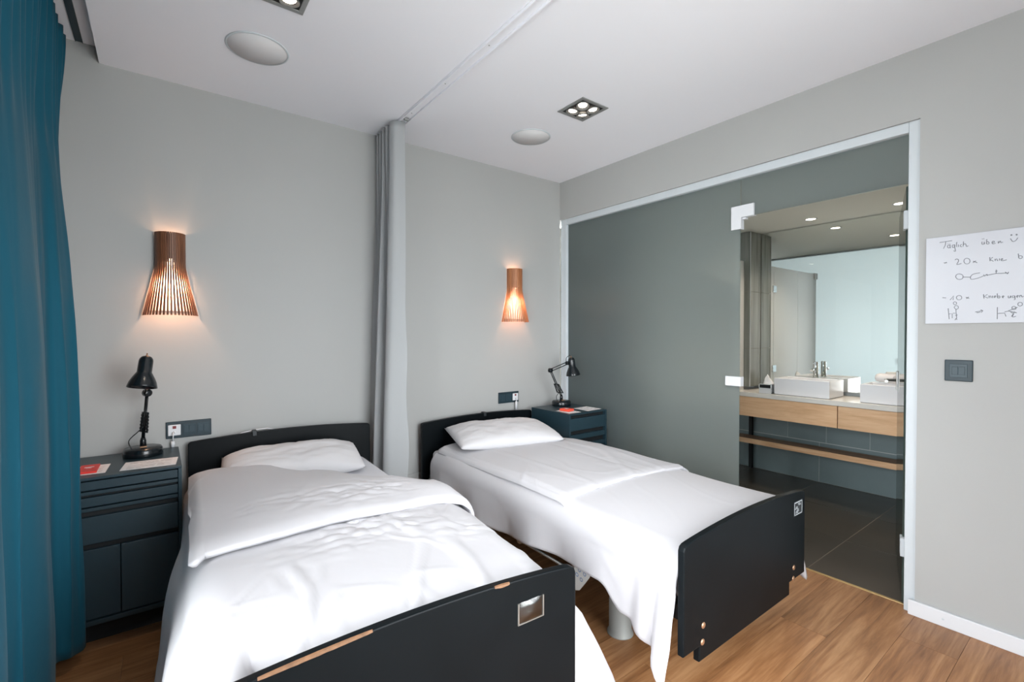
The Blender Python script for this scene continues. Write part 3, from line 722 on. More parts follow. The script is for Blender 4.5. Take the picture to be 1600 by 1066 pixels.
# whiteboard with handwriting
t = thing('whiteboard', 'white board with German handwriting and stick figures on the right wall', 'whiteboard', (0, -2.822, 1.395))
part('panel', B(-.0085, -.0035, -3.122, -2.523, 1.395, 1.793, .0015), M['board'], t)
part('backing', B(-.0035, -.0004, -3.09, -2.55, 1.42, 1.77), M['alu'], t)
HAND = [
 ('heading', [[(-0.071,0.378),(-0.092,0.379),(-0.113,0.38)], [(-0.092,0.379),(-0.09,0.363),(-0.084,0.348)], [(-0.106,0.358),(-0.107,0.354),(-0.106,0.351),(-0.104,0.349),(-0.102,0.349),(-0.099,0.351),(-0.098,0.355),(-0.098,0.358),(-0.1,0.361),(-0.102,0.362),(-0.105,0.361),(-0.107,0.362),(-0.107,0.349),(-0.11,0.349)], [(-0.099,0.369),(-0.1,0.367)], [(-0.105,0.369),(-0.106,0.367)], [(-0.121,0.358),(-0.122,0.354),(-0.121,0.351),(-0.119,0.349),(-0.117,0.348),(-0.115,0.35),(-0.114,0.353),(-0.114,0.357),(-0.115,0.359),(-0.117,0.36),(-0.12,0.359),(-0.122,0.36),(-0.123,0.345),(-0.125,0.333),(-0.123,0.33),(-0.119,0.334)], [(-0.129,0.371),(-0.127,0.353),(-0.13,0.349)], [(-0.134,0.359),(-0.134,0.35),(-0.137,0.349)], [(-0.146,0.357),(-0.145,0.358),(-0.143,0.358),(-0.142,0.357),(-0.141,0.356),(-0.14,0.354),(-0.141,0.351),(-0.142,0.349),(-0.143,0.348),(-0.145,0.348),(-0.146,0.349)], [(-0.151,0.37),(-0.15,0.348)], [(-0.15,0.354),(-0.154,0.359),(-0.158,0.358),(-0.161,0.347),(-0.167,0.349)], [(-0.21,0.36),(-0.21,0.35),(-0.214,0.348),(-0.217,0.352),(-0.217,0.358),(-0.218,0.348)], [(-0.21,0.372),(-0.212,0.371)], [(-0.214,0.372),(-0.217,0.372)], [(-0.225,0.368),(-0.224,0.348)], [(-0.224,0.353),(-0.225,0.356),(-0.227,0.357),(-0.229,0.357),(-0.231,0.355),(-0.232,0.351),(-0.231,0.348),(-0.229,0.347),(-0.227,0.347),(-0.225,0.349),(-0.224,0.353)], [(-0.241,0.35),(-0.247,0.351),(-0.248,0.355),(-0.244,0.357),(-0.241,0.352),(-0.244,0.345),(-0.252,0.347)], [(-0.26,0.354),(-0.26,0.345),(-0.265,0.354),(-0.267,0.351),(-0.268,0.347),(-0.274,0.349)]]),
 ('smiley', [[(-0.3,0.374),(-0.3,0.373),(-0.299,0.372),(-0.298,0.372),(-0.297,0.373),(-0.297,0.374),(-0.297,0.376),(-0.298,0.376),(-0.299,0.376),(-0.3,0.375),(-0.3,0.374)], [(-0.315,0.373),(-0.315,0.372),(-0.314,0.371),(-0.313,0.371),(-0.312,0.372),(-0.312,0.373),(-0.312,0.375),(-0.313,0.375),(-0.314,0.375),(-0.315,0.374),(-0.315,0.373)], [(-0.296,0.36),(-0.3,0.35),(-0.305,0.346),(-0.312,0.35),(-0.317,0.36)]]),
 ('twenty', [[(-0.086,0.283),(-0.097,0.282)], [(-0.089,0.28),(-0.095,0.285)], [(-0.124,0.291),(-0.129,0.295),(-0.135,0.291),(-0.135,0.283),(-0.13,0.27),(-0.145,0.273)], [(-0.173,0.28),(-0.171,0.273),(-0.166,0.269),(-0.16,0.27),(-0.155,0.275),(-0.153,0.283),(-0.155,0.29),(-0.16,0.294),(-0.166,0.293),(-0.171,0.288),(-0.173,0.28)], [(-0.183,0.279),(-0.196,0.27)], [(-0.182,0.272),(-0.192,0.279)], [(-0.235,0.289),(-0.236,0.272)], [(-0.244,0.288),(-0.236,0.28),(-0.246,0.27)], [(-0.251,0.28),(-0.252,0.271)], [(-0.252,0.277),(-0.256,0.28),(-0.259,0.27)], [(-0.264,0.28),(-0.264,0.271)], [(-0.269,0.273),(-0.274,0.275),(-0.272,0.279),(-0.269,0.275),(-0.272,0.269),(-0.286,0.272)], [(-0.319,0.293),(-0.321,0.274)], [(-0.331,0.277),(-0.33,0.274),(-0.327,0.272),(-0.324,0.272),(-0.321,0.275),(-0.32,0.278),(-0.321,0.282),(-0.324,0.284),(-0.327,0.283),(-0.33,0.281),(-0.331,0.277)]]),
 ('lying_figure', [[(-0.15,0.22),(-0.151,0.212),(-0.149,0.205),(-0.143,0.202),(-0.135,0.203),(-0.13,0.208),(-0.127,0.215),(-0.129,0.223),(-0.135,0.227),(-0.142,0.226),(-0.149,0.222)], [(-0.151,0.212),(-0.175,0.209)], [(-0.205,0.225),(-0.183,0.221),(-0.175,0.209),(-0.179,0.199),(-0.201,0.203),(-0.217,0.211)], [(-0.217,0.216),(-0.22,0.209),(-0.225,0.216),(-0.228,0.21),(-0.227,0.217)], [(-0.227,0.212),(-0.255,0.217),(-0.292,0.215)], [(-0.255,0.217),(-0.255,0.233)], [(-0.252,0.226),(-0.259,0.227)], [(-0.282,0.22),(-0.29,0.212)], [(-0.292,0.22),(-0.288,0.211)]]),
 ('ten', [[(-0.083,0.124),(-0.095,0.122)], [(-0.109,0.112),(-0.121,0.13),(-0.119,0.112)], [(-0.148,0.12),(-0.146,0.114),(-0.142,0.111),(-0.136,0.111),(-0.132,0.115),(-0.13,0.121),(-0.132,0.127),(-0.136,0.13),(-0.142,0.13),(-0.146,0.126),(-0.148,0.12)], [(-0.161,0.121),(-0.172,0.115)], [(-0.163,0.114),(-0.17,0.122)], [(-0.217,0.13),(-0.219,0.112)], [(-0.229,0.129),(-0.219,0.121),(-0.231,0.113)], [(-0.234,0.123),(-0.235,0.113)], [(-0.235,0.119),(-0.239,0.123),(-0.241,0.113)], [(-0.245,0.122),(-0.246,0.112)], [(-0.25,0.116),(-0.255,0.118),(-0.253,0.122),(-0.25,0.117),(-0.253,0.112)], [(-0.259,0.131),(-0.26,0.111)], [(-0.267,0.115),(-0.267,0.113),(-0.265,0.111),(-0.263,0.112),(-0.261,0.113),(-0.26,0.116),(-0.261,0.118),(-0.263,0.12),(-0.265,0.12),(-0.267,0.118),(-0.267,0.115)], [(-0.274,0.114),(-0.279,0.116),(-0.277,0.12),(-0.274,0.116),(-0.277,0.11)], [(-0.292,0.119),(-0.292,0.111),(-0.296,0.11),(-0.299,0.119),(-0.299,0.11)], [(-0.311,0.114),(-0.31,0.111),(-0.308,0.11),(-0.306,0.11),(-0.304,0.111),(-0.303,0.114),(-0.304,0.117),(-0.306,0.118),(-0.308,0.118),(-0.31,0.116),(-0.311,0.114)], [(-0.311,0.118),(-0.312,0.102),(-0.308,0.101)], [(-0.316,0.112),(-0.321,0.116),(-0.319,0.119),(-0.316,0.114),(-0.32,0.109)], [(-0.325,0.119),(-0.325,0.11)], [(-0.325,0.115),(-0.329,0.119),(-0.332,0.111),(-0.336,0.115)]]),
 ('seated_figure', [[(-0.131,0.096),(-0.13,0.092),(-0.128,0.09),(-0.124,0.09),(-0.121,0.093),(-0.12,0.097),(-0.121,0.1),(-0.124,0.103),(-0.127,0.102),(-0.13,0.1),(-0.131,0.096)], [(-0.137,0.077),(-0.136,0.072),(-0.132,0.069),(-0.128,0.07),(-0.125,0.073),(-0.123,0.078),(-0.125,0.082),(-0.128,0.085),(-0.132,0.085),(-0.136,0.082),(-0.137,0.077)], [(-0.129,0.07),(-0.13,0.052),(-0.12,0.051)], [(-0.13,0.052),(-0.132,0.029),(-0.126,0.02)], [(-0.103,0.074),(-0.107,0.025)], [(-0.106,0.048),(-0.117,0.05),(-0.117,0.029)], [(-0.127,0.041),(-0.135,0.043)], [(-0.128,0.027),(-0.134,0.022)]]),
 ('arrow', [[(-0.192,0.054),(-0.203,0.056),(-0.215,0.06)], [(-0.197,0.05),(-0.208,0.053)], [(-0.209,0.063),(-0.216,0.059),(-0.211,0.051)]]),
 ('rising_figure', [[(-0.26,0.072),(-0.26,0.021)], [(-0.262,0.045),(-0.282,0.046),(-0.286,0.032)], [(-0.282,0.051),(-0.293,0.054),(-0.317,0.046)], [(-0.293,0.055),(-0.308,0.063),(-0.319,0.069)], [(-0.333,0.081),(-0.332,0.077),(-0.328,0.074),(-0.325,0.074),(-0.321,0.077),(-0.32,0.082),(-0.321,0.086),(-0.324,0.089),(-0.328,0.089),(-0.332,0.086),(-0.333,0.081)], [(-0.315,0.066),(-0.314,0.062),(-0.311,0.06),(-0.307,0.06),(-0.304,0.063),(-0.303,0.067),(-0.304,0.071),(-0.307,0.073),(-0.311,0.073),(-0.314,0.07),(-0.315,0.066)], [(-0.302,0.031),(-0.309,0.044),(-0.305,0.029),(-0.315,0.032)], [(-0.299,0.051),(-0.305,0.044),(-0.312,0.05)]]),
]
for nm, strokes in HAND:
    bm = bmesh.new()
    for st in strokes:
        P = [(-.0087, a-2.5, b+1.39) for a, b in st]
        if len(P) > 3:
            q = [p for p in P]; n_ = len(q)*3; P = [cr(q, i/n_) for i in range(n_+1)]
        tube(bm, P, .0012, 5)
    hp = part('handwriting', bm, M['marker'], t); hp['kind'] = 'stuff'



# ================================================================== BEDS
def arc_board(lx0, lx1, z0, zc, zm, y0, y1, rad=.012, cut=None):
    """bed end board, top edge a shallow arch"""
    n = 24; poly = []
    for i in range(n+1):
        q = i/n; poly.append((lerp(lx0, lx1, q), zc+(zm-zc)*(1-(2*q-1)**2)))
    poly[0] = (lx0, zc-rad); poly.insert(1, (lx0+rad*.3, zc-rad*.3)); poly.insert(2, (lx0+rad, zc+.001))
    poly[-1] = (lx1-rad, zc+.001); poly.append((lx1-rad*.3, zc-rad*.3)); poly.append((lx1, zc-rad))
    if cut:      # narrower apron below the board
        a, b, zz = cut
        poly += [(lx1, z0), (b, z0), (b, zz), (a, zz), (a, z0), (lx0, z0)]
    else: poly += [(lx1, z0), (lx0, z0)]
    bm = bmesh.new(); prism(bm, poly, 'y', y0, y1)
    bmesh.ops.recalc_face_normals(bm, faces=bm.faces)
    ed = [e for e in bm.edges if len(e.link_faces) == 2 and e.calc_face_angle(0) > 1.2 and abs(e.verts[0].co.y-e.verts[1].co.y) < 1e-6]
    bmesh.ops.bevel(bm, geom=ed, offset=.004, segments=2, profile=.5, affect='EDGES')
    return bm
def bed(bx, by, rz, dz, ln, hw0, hw1, label, foot_hw0, foot_hw1, hz, fz):
    t = thing('hospital_bed', label, 'bed', (bx, by, 0), rz, 'black hospital beds')
    hb = obj('headboard', arc_board(hw0, hw1, .26+dz, hz[0], hz[1], -.016, .012), M['black'], t)
    fbd = obj('footboard', arc_board(foot_hw0, foot_hw1, .205+dz, fz[0], fz[1], -ln, -ln+.026, .02, (foot_hw0+.10, foot_hw1-.16, .148+dz)), M['black'], t)
    # headboard clip with white cable behind it
    cx = (hw0+hw1)/2 + (-.175 if dz > .02 else .03)
    cz = hz[1]-.003
    cl = bmesh.new(); box(cl, cx-.011, cx+.011, -.022, .018, cz-.006, cz+.010, .002); box(cl, cx-.011, cx+.011, -.026, -.018, cz-.020, cz+.008, .002)
    obj('cable_clip', cl, M['frame'], hb)
    # bolts on the footboard
    for lx, z in ((foot_hw0+.125, .276+dz), (foot_hw0+.120, .216+dz), (foot_hw1-.118, .262+dz), (foot_hw1-.122, .212+dz)):
        obj('bolt', L([(0, .004), (.007, .004), (.011, .002), (.012, 0)], (lx, -ln, z), 14, rotx(PI/2)), M['copper'], fbd)
    # frame
    sx = .43
    for s in (-1, 1):
        obj('side_rail', B(s*sx-.02, s*sx+.02, -ln+.03, -.02, .285+dz, .345+dz, .004), M['frame'], t)
        rod = obj('safety_rod', T([(s*(sx+.030), -.55, .262+dz), (s*(sx+.030), -1.50, .252+dz)], .007, 12), M['steel'], t, True)
        obj('bracket', B(s*(sx+.026)-.003, s*(sx+.026)+.003, -1.53, -1.48, .235+dz, .315+dz, .002), M['steel'], rod)
        kb = bmesh.new(); lathe(kb, [(0, -.012), (.016, -.012), (.019, -.006), (.019, .006), (.012, .014), (0, .014)], (s*(sx+.036), -1.10, .262+dz), 18, roty(PI/2))
        box(kb, s*(sx+.03)-.010, s*(sx+.03)+.010, -1.13, -1.07, .250+dz, .285+dz, .004)
        obj('knob', kb, M['steel'], rod)
        kb = L([(0, -.012), (.014, -.012), (.016, 0), (.012, .012), (0, .012)], (s*.45, -.05, .315+dz), 14, roty(PI/2)); obj('head_clamp', kb, M['steel'], t)
    for y in (-.10, -.55, -1.0, -1.55, -ln+.12): obj('cross_bar', B(-sx, sx, y-.02, y+.02, .29+dz, .335+dz, .003), M['frame'], t)
    bm = bmesh.new(); box(bm, -.35, .35, -ln+.28, -.32, .335+dz, .352+dz, .003); obj('mattress_deck', bm, M['frame'], t)
    for lx in (-.325, .325):
        for ly in (-.42, -1.655):
            bm = bmesh.new(); lathe(bm, [(0, 0.0), (.058, 0.0), (.058, .006), (.050, .010), (.050, .150), (.047, .152), (.047, .30+dz), (0, .30+dz)], (lx, ly, 0.0005), 28)
            obj('leg', bm, M['column'], t, True)
    return t, fbd
BED1 = (-2.276, -.078, math.radians(-2.4)); BED2 = (-.905, -.078, 0.0)
b1, f1 = bed(BED1[0], BED1[1], BED1[2], .05, 2.000, -.490, .490, 'black hospital bed nearest the camera, beside the teal curtain', -.490, .490, (.766, .790), (.640, .668))
b2, f2 = bed(BED2[0], BED2[1], BED2[2], 0.0, 2.097, -.500, .500, 'black hospital bed farther from the camera, along the satin glass wall', -.513, .487, (.716, .738), (.600, .627))
# label pockets on the footboards
ln = 2.000
lp = bmesh.new(); z0, z1, xa, xb = .531, .592, .272, .362
n = 8; g = []
for i in range(n+1):
    r_ = []
    for j in range(n+1):
        u, v = i/n, j/n
        r_.append(lp.verts.new((lerp(xa, xb, u), -ln-.0012-.007*math.sin(PI*u)*math.sin(PI*v)**.7-.0018*noise.noise(Vector((u*4, v*4, 1))), lerp(z0, z1, v)-.010*(1-v)*math.sin(PI*u)*0)))
    g.append(r_)
for i in range(n):
    for j in range(n): lp.faces.new((g[i][j], g[i+1][j], g[i+1][j+1], g[i][j+1])).smooth = True
pk = obj('name_pocket', lp, M['plastic'], f1, True)
pb = bmesh.new()
box(pb, xa-.001, xa+.003, -ln-.004, -ln-.0005, z0, z1); box(pb, xb-.003, xb+.001, -ln-.004, -ln-.0005, z0, z1); box(pb, xa, xb, -ln-.003, -ln-.0005, z0-.001, z0+.002)
obj('pocket_rim', pb, M['steel'], pk)
ln = 2.097
lb = obj('name_label', B(.362, .452, -ln-.0022, -ln-.0004, .500, .568, .0006), M['frame'], f2)
lb['label'] = 'scratched silver label'
bm = bmesh.new(); random.seed(3)
for (a, b, c, d) in ((.366, .449, .560, .564), (.366, .449, .504, .507), (.366, .369, .504, .564), (.446, .449, .504, .564)): box(bm, a, b, -ln-.0026, -ln-.0020, c, d)
for k in range(7):
    x = random.uniform(.37, .41); z = .513+k*.0065; box(bm, x, x+random.uniform(.015, .035), -ln-.0026, -ln-.0020, z, z+.0028)
obj('label_print', bm, M['alu'], lb)
# worn wood on the near footboard's top edge
for (q0, q1) in ((.12, .36), (.70, .75)):
    bm = bmesh.new(); n = 16
    prev = None
    for i in range(n+1):
        q = lerp(q0, q1, i/n); x = lerp(-.49, .49, q); z = .640+.028*(1-(2*q-1)**2)
        w = .0030*math.sin(PI*i/n)**.5*(1+.5*noise.noise(Vector((q*60, 0, 0))))
        cur = (bm.verts.new((x, -2.0010, z-.0045-w)), bm.verts.new((x, -2.0002, z-.0012)), bm.verts.new((x, -1.9975+w*.5, z+.0009)))
        if prev:
            bm.faces.new((prev[0], cur[0], cur[1], prev[1])); bm.faces.new((prev[1], cur[1], cur[2], prev[2]))
        prev = cur
    we = obj('worn_edge', bm, M['wornedge'], f1); we['label'] = 'bare wood where the black paint has worn off'

def place(o, b):
    o.location = (b[0], b[1], 0); o.rotation_euler = (0, 0, b[2]); return o
# mattresses with fitted sheets
def mattress(b, z0, z1, ln, label):
    bm = bmesh.new(); t_ = bmesh.new(); box(bm, -.44, .44, -ln, -.035, z0, z1, .035, 4)
    o = obj('mattress', bm, M['sheet'], None, True); place(o, b)
    return tag(o, label, 'mattress', 'mattresses in white sheets')
mattress(BED1, .4025, .572, 1.955, 'mattress in white fitted sheet bared beside the near bed pillow')
mattress(BED2, .3525, .522, 2.050, 'mattress in white fitted sheet showing only at the far headboard corner')
# pillows
def pillow(name, cx, cy, cz, rz, lx, ly, h, seed, label, tiltx=0.0, tilty=0.0):
    bm = bmesh.new(); n = 44; top = {}; bot = {}
    for i in range(n+1):
        for j in range(n+1):
            u = 2*i/n-1; v = 2*j/n-1
            pin = 1-.10*(abs(v)**2.2)*(1-abs(u)**3)*0.6
            x = u*lx/2*(1-.07*(1-u*u)*0 -.06*(abs(v)**3)*(1-abs(u)))
            y = v*ly/2*(1-.10*(1-abs(v))*0 -.12*(abs(u)**2)*(1-abs(v)**2)) 
            # concave seams, ears at corners
            x *= 1-.055*(1-v*v)*(abs(u)**6)*-1*0
            e = max(0.0, (1-abs(u)**3.0))**.50*max(0.0, (1-abs(v)**2.6))**.46
            wr = .010*fbm((u*2.2+seed, v*2.2, seed*1.7), 4)*e + .006*abs(fbm((u*6+seed*3, v*3, 1.3), 3))*(1-e)
            crease = -.004*math.exp(-((u-.06)/.03)**2)*(e > .2)*.9
            zt = h*.60*e+wr+crease
            zb = -h*.40*e
            top[i, j] = bm.verts.new((x, y, zt))
            bot[i, j] = top[i, j] if (i in (0, n) or j in (0, n)) else bm.verts.new((x, y, zb))
    for i in range(n):
        for j in range(n):
            bm.faces.new((top[i, j], top[i+1, j], top[i+1, j+1], top[i, j+1]))
            q = [bot[i, j], bot[i, j+1], bot[i+1, j+1], bot[i+1, j]]
            if len(set(q)) == 4:
                try: bm.faces.new(q)
                except ValueError: pass
    o = obj(name, bm, M['pillow'], None, True)
    o.location = (cx, cy, cz); o.rotation_euler = (tiltx, tilty, rz)
    return tag(o, label, 'pillow', 'white pillows')
pillow('pillow', -2.288, -.315, .634, math.radians(-7), .70, .36, .155, 1.3, 'plump white pillow leaning on the near bed headboard', math.radians(10))
pillow('pillow', -.945, -.44, .643, math.radians(-15), .74, .46, .135, 4.1, 'flatter white pillow lying askew on the far bed duvet', math.radians(6))

# ---- duvets
PUCK = {'duvet_near': ((.02, 1.37, .22, .012), (-.02, 1.20, .16, .004), (.36, 1.55, .15, .006)), 'fold_near': ((.08, 1.10, .20, .012), (-.22, 1.05, .12, .008), (.30, .95, .12, .006))}
def drape_sheet(name, b, m, parent, nu, nv, vfun, prof, thick, seed, wr=1.0, sub=0, creases=(), extra=None, puck=''):
    """vfun(u)->(v0,v1) along the bed; prof(v)->dict(w,r,top,crown,dl,dr,fl,fr,...)"""
    pos = []
    for i in range(nu+1):
        rowp = []
        u = i/nu*2-1
        for j in range(nv+1):
            v0, v1 = vfun(u); v = lerp(v0, v1, j/nv)
            p = prof(v); w, r = p['w'], p['r']; q = r*PI/2
            e = -1 if u < 0 else 1
            drop = p['dl'] if e < 0 else p['dr']; fl = p['fl'] if e < 0 else p['fr']
            ft = .58
            if abs(u) <= ft: d = -1; x = u/ft*w
            else:
                d = (abs(u)-ft)/(1-ft)*(q*(p.get('ql', 1) if e < 0 else 1)+drop); x = e*w
            top = p['top']+p['crown']*(1-min(1, abs(x)/w)**2.5)
            z = top; nx, nz = 0.0, 1.0; hang = 0.0
            if d >= 0:
                if d < q: a = d/r; x = e*(w+r*math.sin(a)); z = top-r*(1-math.cos(a)); nx, nz = e*math.sin(a), math.cos(a)
                else:
                    h = d-q; hang = h/max(.05, drop)
                    x = e*(w+r+fl*h); z = top-r-h*math.sqrt(max(.05, 1-min(.95, abs(fl))**2)); nx, nz = e, .1
            ny = 0.0
            # puffiness and wrinkles
            sx = x+(d if d > 0 else 0)*e*.6
            n1 = noise.noise(Vector((sx*1.7+seed, v*1.7, seed)))*.014 + noise.noise(Vector((sx*4.2+seed, v*3.6, seed+4)))*.004
            wx = .25*noise.noise(Vector((sx*2, v*2, seed+9)))
            n2 = noise.noise(Vector((sx*3.2+seed*2+1.1*v+wx, v*1.9+.9*sx, seed*.7)))
            n3 = noise.noise(Vector((sx*6.5-2.0*v+seed+wx, v*4.0+sx, seed*.3)))
            mk = sstep(.0, .35, noise.noise(Vector((sx*1.6, v*1.6, seed+20))))
            rid = math.exp(-(n2/.05)**2)*.0045*(.25+mk) + math.exp(-(n3/.07)**2)*.0022*mk
            dis = (n1+rid)*wr
            for (c0, c1, amp, wid) in creases:      # (x at v=0 .. slope) pressed lines along the bed
                dis += amp*math.exp(-(((x-(c0+c1*v)))/wid)**2)*(d < 0)
            for (px_, pv_, rad, am) in PUCK.get(puck, ()):
                gg = math.exp(-((x-px_)**2/(rad*rad)+(v-pv_)**2/(rad*rad*.3)))
                dis += am*gg*noise.noise(Vector((x*16+2*v, v*34, seed)))+.5*am*gg*noise.noise(Vector((x*40, v*50, seed)))
            if hang > 0:
                amp = p.get('ra', .018)*hang
                dis += amp*math.sin(v*p.get('rk', 17)+2.2*noise.noise(Vector((v*1.5, seed, 0)))+seed)+.010*hang*fbm((v*6, z*3, seed), 3)
            x += nx*dis; z += nz*dis
            y = -v
            if extra: x, y, z = extra(u, v, j/nv, d, hang, x, y, z, e)
            rowp.append((x, y, z))
        pos.append(rowp)
    bm = bmesh.new(); g = [[bm.verts.new(p) for p in r_] for r_ in pos]
    for i in range(nu):
        for j in range(nv): bm.faces.new((g[i][j], g[i+1][j], g[i+1][j+1], g[i][j+1])).smooth = True
    o = obj(name, bm, m, parent, True)
    if parent is None: place(o, b)
    s = o.modifiers.new('thickness', 'SOLIDIFY'); s.thickness = thick; s.offset = 1
    if sub:
        k = o.modifiers.new('smooth', 'SUBSURF'); k.levels = sub; k.render_levels = sub
    return o
# far bed duvet
def prof2(v):
    dl = pw([(.15, .13), (.5, .16), (.9, .175), (1.45, .135), (1.72, .12), (1.84, .20), (2.0, .27), (2.06, .34), (2.10, .40)], v)
    dr = pw([(.15, .16), (1.6, .18), (1.95, .22), (2.05, .34), (2.10, .36)], v)
    top = pw([(.14, .535), (.5, .545), (1.5, .548), (2.0, .540), (2.07, .520)], v)
    return dict(w=.395, r=.095, top=top, crown=.016, dl=dl, dr=dr, fl=.10+.12*sstep(1.7, 2.05, v), fr=.08+.24*sstep(1.75, 2.05, v), ra=.020, rk=14)
def ext2a(u, v, tj, d, hang, x, y, z, e):
    if e > 0: x -= .055*(1-sstep(.42, .62, v))*sstep(.3, .46, x)
    if e < 0 and hang > 0 and v > 1.75:            # gathered folds in the hanging foot corner
        k = sstep(1.80, 2.02, v)*hang**.6
        x += .022*k*math.sin(58*v)
    return x, y, z
d2 = drape_sheet('duvet', BED2, M['linen'], None, 120, 170, lambda u: (.17+.10*(abs(u) < .5), 2.055), prof2, .020, 2.7, 1.0, 0, (), ext2a)
tag(d2, 'white duvet hanging low over the sides of the far bed', 'duvet', 'white duvets')
# its turned-back upper layer
def prof2b(v):
    return dict(w=.415, r=.10, ql=.28, top=prof2(v)['top']+.026-.002*sstep(1.2, 1.5, v), crown=.020, dl=.0, dr=.10, fl=.05, fr=.06, ra=.0, rk=10)
def ext2(u, v, tj, d, hang, x, y, z, e):
    if e < 0 and d > 0: z -= .008*sstep(0, .03, d)
    if e > 0: x -= .055*(1-sstep(.42, .62, v))*sstep(.3, .46, x)
    y += .06*(1 if u < 0 else 1)*(-x)*.5*sstep(.6, 1, tj)       # edge runs slightly askew
    if tj > .96: z -= .010*((tj-.96)/.04)**2
    if u < -.9: z -= .012*((-u-.9)/.1)**2
    return x, y, z
d2b = drape_sheet('turned_back_fold', BED2, M['linen'], d2, 110, 110, lambda u: (.20, 1.455), prof2b, .016, 5.2, .9, 0, ((-.25, .0, .004, .012), (.12, 0, -.003, .012)), ext2)
# near bed duvet
HEAD1 = [(-1.0, .17), (-.55, .18), (-.30, .32), (0, .58), (.35, .92), (.55, 1.06), (1.0, 1.10)]
def prof1(v):
    dl = .47
    dr = pw([(.2, .14), (1.0, .16), (1.3, .22), (1.6, .34), (1.85, .46)], v)
    top = pw([(.15, .592), (.5, .604), (1.2, .612), (1.75, .600), (1.93, .585)], v)
    return dict(w=.385, r=.095, top=top, crown=.020, dl=dl, dr=dr, fl=.03, fr=.12, ra=.016*sstep(.3, .9, v), rk=13)
def ext1(u, v, tj, d, hang, x, y, z, e):
    if e > 0 and hang > 0:
        k = sstep(1.15, 1.75, v)
        x += k*.24*hang**.6
    if e < 0 and hang > 0:
        x -= .055*sstep(.30, .85, v)*(1-math.exp(-5*hang))*(1+.15*math.sin(9*v))
    if tj > .90:                                   # foot corner of the cloth closes round the bed end
        s = (tj-.90)/.10; yb = -1.93
        if e > 0 and d > 0:
            x = lerp(x, .30+.25*(x-.30), s**1.3)
        y = lerp(y, yb-.028*math.sin(PI*min(1, s)), sstep(0, .4, s)) if (e > 0 and d > 0) else y
        if d <= 0: z -= .05*s*s
    return x, y, z
d1 = drape_sheet('duvet', BED1, M['linen'], None, 130, 170, lambda u: (pw(HEAD1, u), 1.958), prof1, .022, 8.4, 1.15, 0, (), ext1, 'duvet_near')
tag(d1, 'rumpled white duvet folded back on a slant across the near bed', 'duvet', 'white duvets')
def prof1b(v):
    p = prof1(v); return dict(w=.440, r=.075, ql=.34, top=p['top']+.040, crown=.022, dl=.0, dr=.20, fl=.1, fr=.12, ra=.006, rk=10)
EDGE1 = [(-1.0, 1.31), (-.5, 1.30), (.1, 1.31), (.5, 1.30), (.72, 1.37), (.88, 1.50), (1.0, 1.56)]
def ext1b(u, v, tj, d, hang, x, y, z, e):
    # rolled head edge and thin lower edge
    if tj < .10: z -= .05*(1-tj/.10)**2; y += .012*(1-tj/.10)
    if tj > .93: z -= .016*((tj-.93)/.07)**2
    puff = .016*math.sin(PI*min(1, tj*1.05))
    z += puff*(1-sstep(0, .045, d))
    if e > 0 and d > 0: x -= .030*sstep(0, .12, d)
    return x, y, z
d1b = drape_sheet('turned_back_fold', BED1, M['linen'], d1, 120, 90, lambda u: (pw(HEAD1, u)-.015, pw(EDGE1, u)+.022*noise.noise(Vector((u*4, 3.3, 0)))), prof1b, .018, 11.9, 1.5, 0, ((-.30, .03, .0022, .03), (.02, .10, .002, .03)), ext1b, 'fold_near')

# printed pad hanging under the far bed
t = thing('paper_pad', 'white pad printed with blue rings hanging from the far bed frame', 'pad', (-1.396, -1.70, .20))
bm = bmesh.new()
prism(bm, [(-1.605, .345), (-1.725, .345), (-1.700, .285), (-1.640, .205), (-1.615, .195)], 'x', -1.3965, -1.3935)
part('sheet', bm, M['pad'], t)
bm = bmesh.new()
for (y, z) in ((-1.625, .325), (-1.655, .322), (-1.69, .318), (-1.64, .296), (-1.672, .290), (-1.625, .270), (-1.652, .258)):
    lathe(bm, [(.006, 0), (.009, 0), (.009, .0004), (.006, .0004), (.006, 0)], (-1.3969, y, z), 14, roty(PI/2))
part('ring_print', bm, M['blue'], t)
# white cable behind the near headboard
t = cord('cable', [(-2.56, -.052, .770), (-2.50, -.048, .785), (-2.44, -.046, .794), (-2.38, -.046, .795), (-2.33, -.05, .780)], None, 'white cable arching over the near bed headboard under the dark clip')

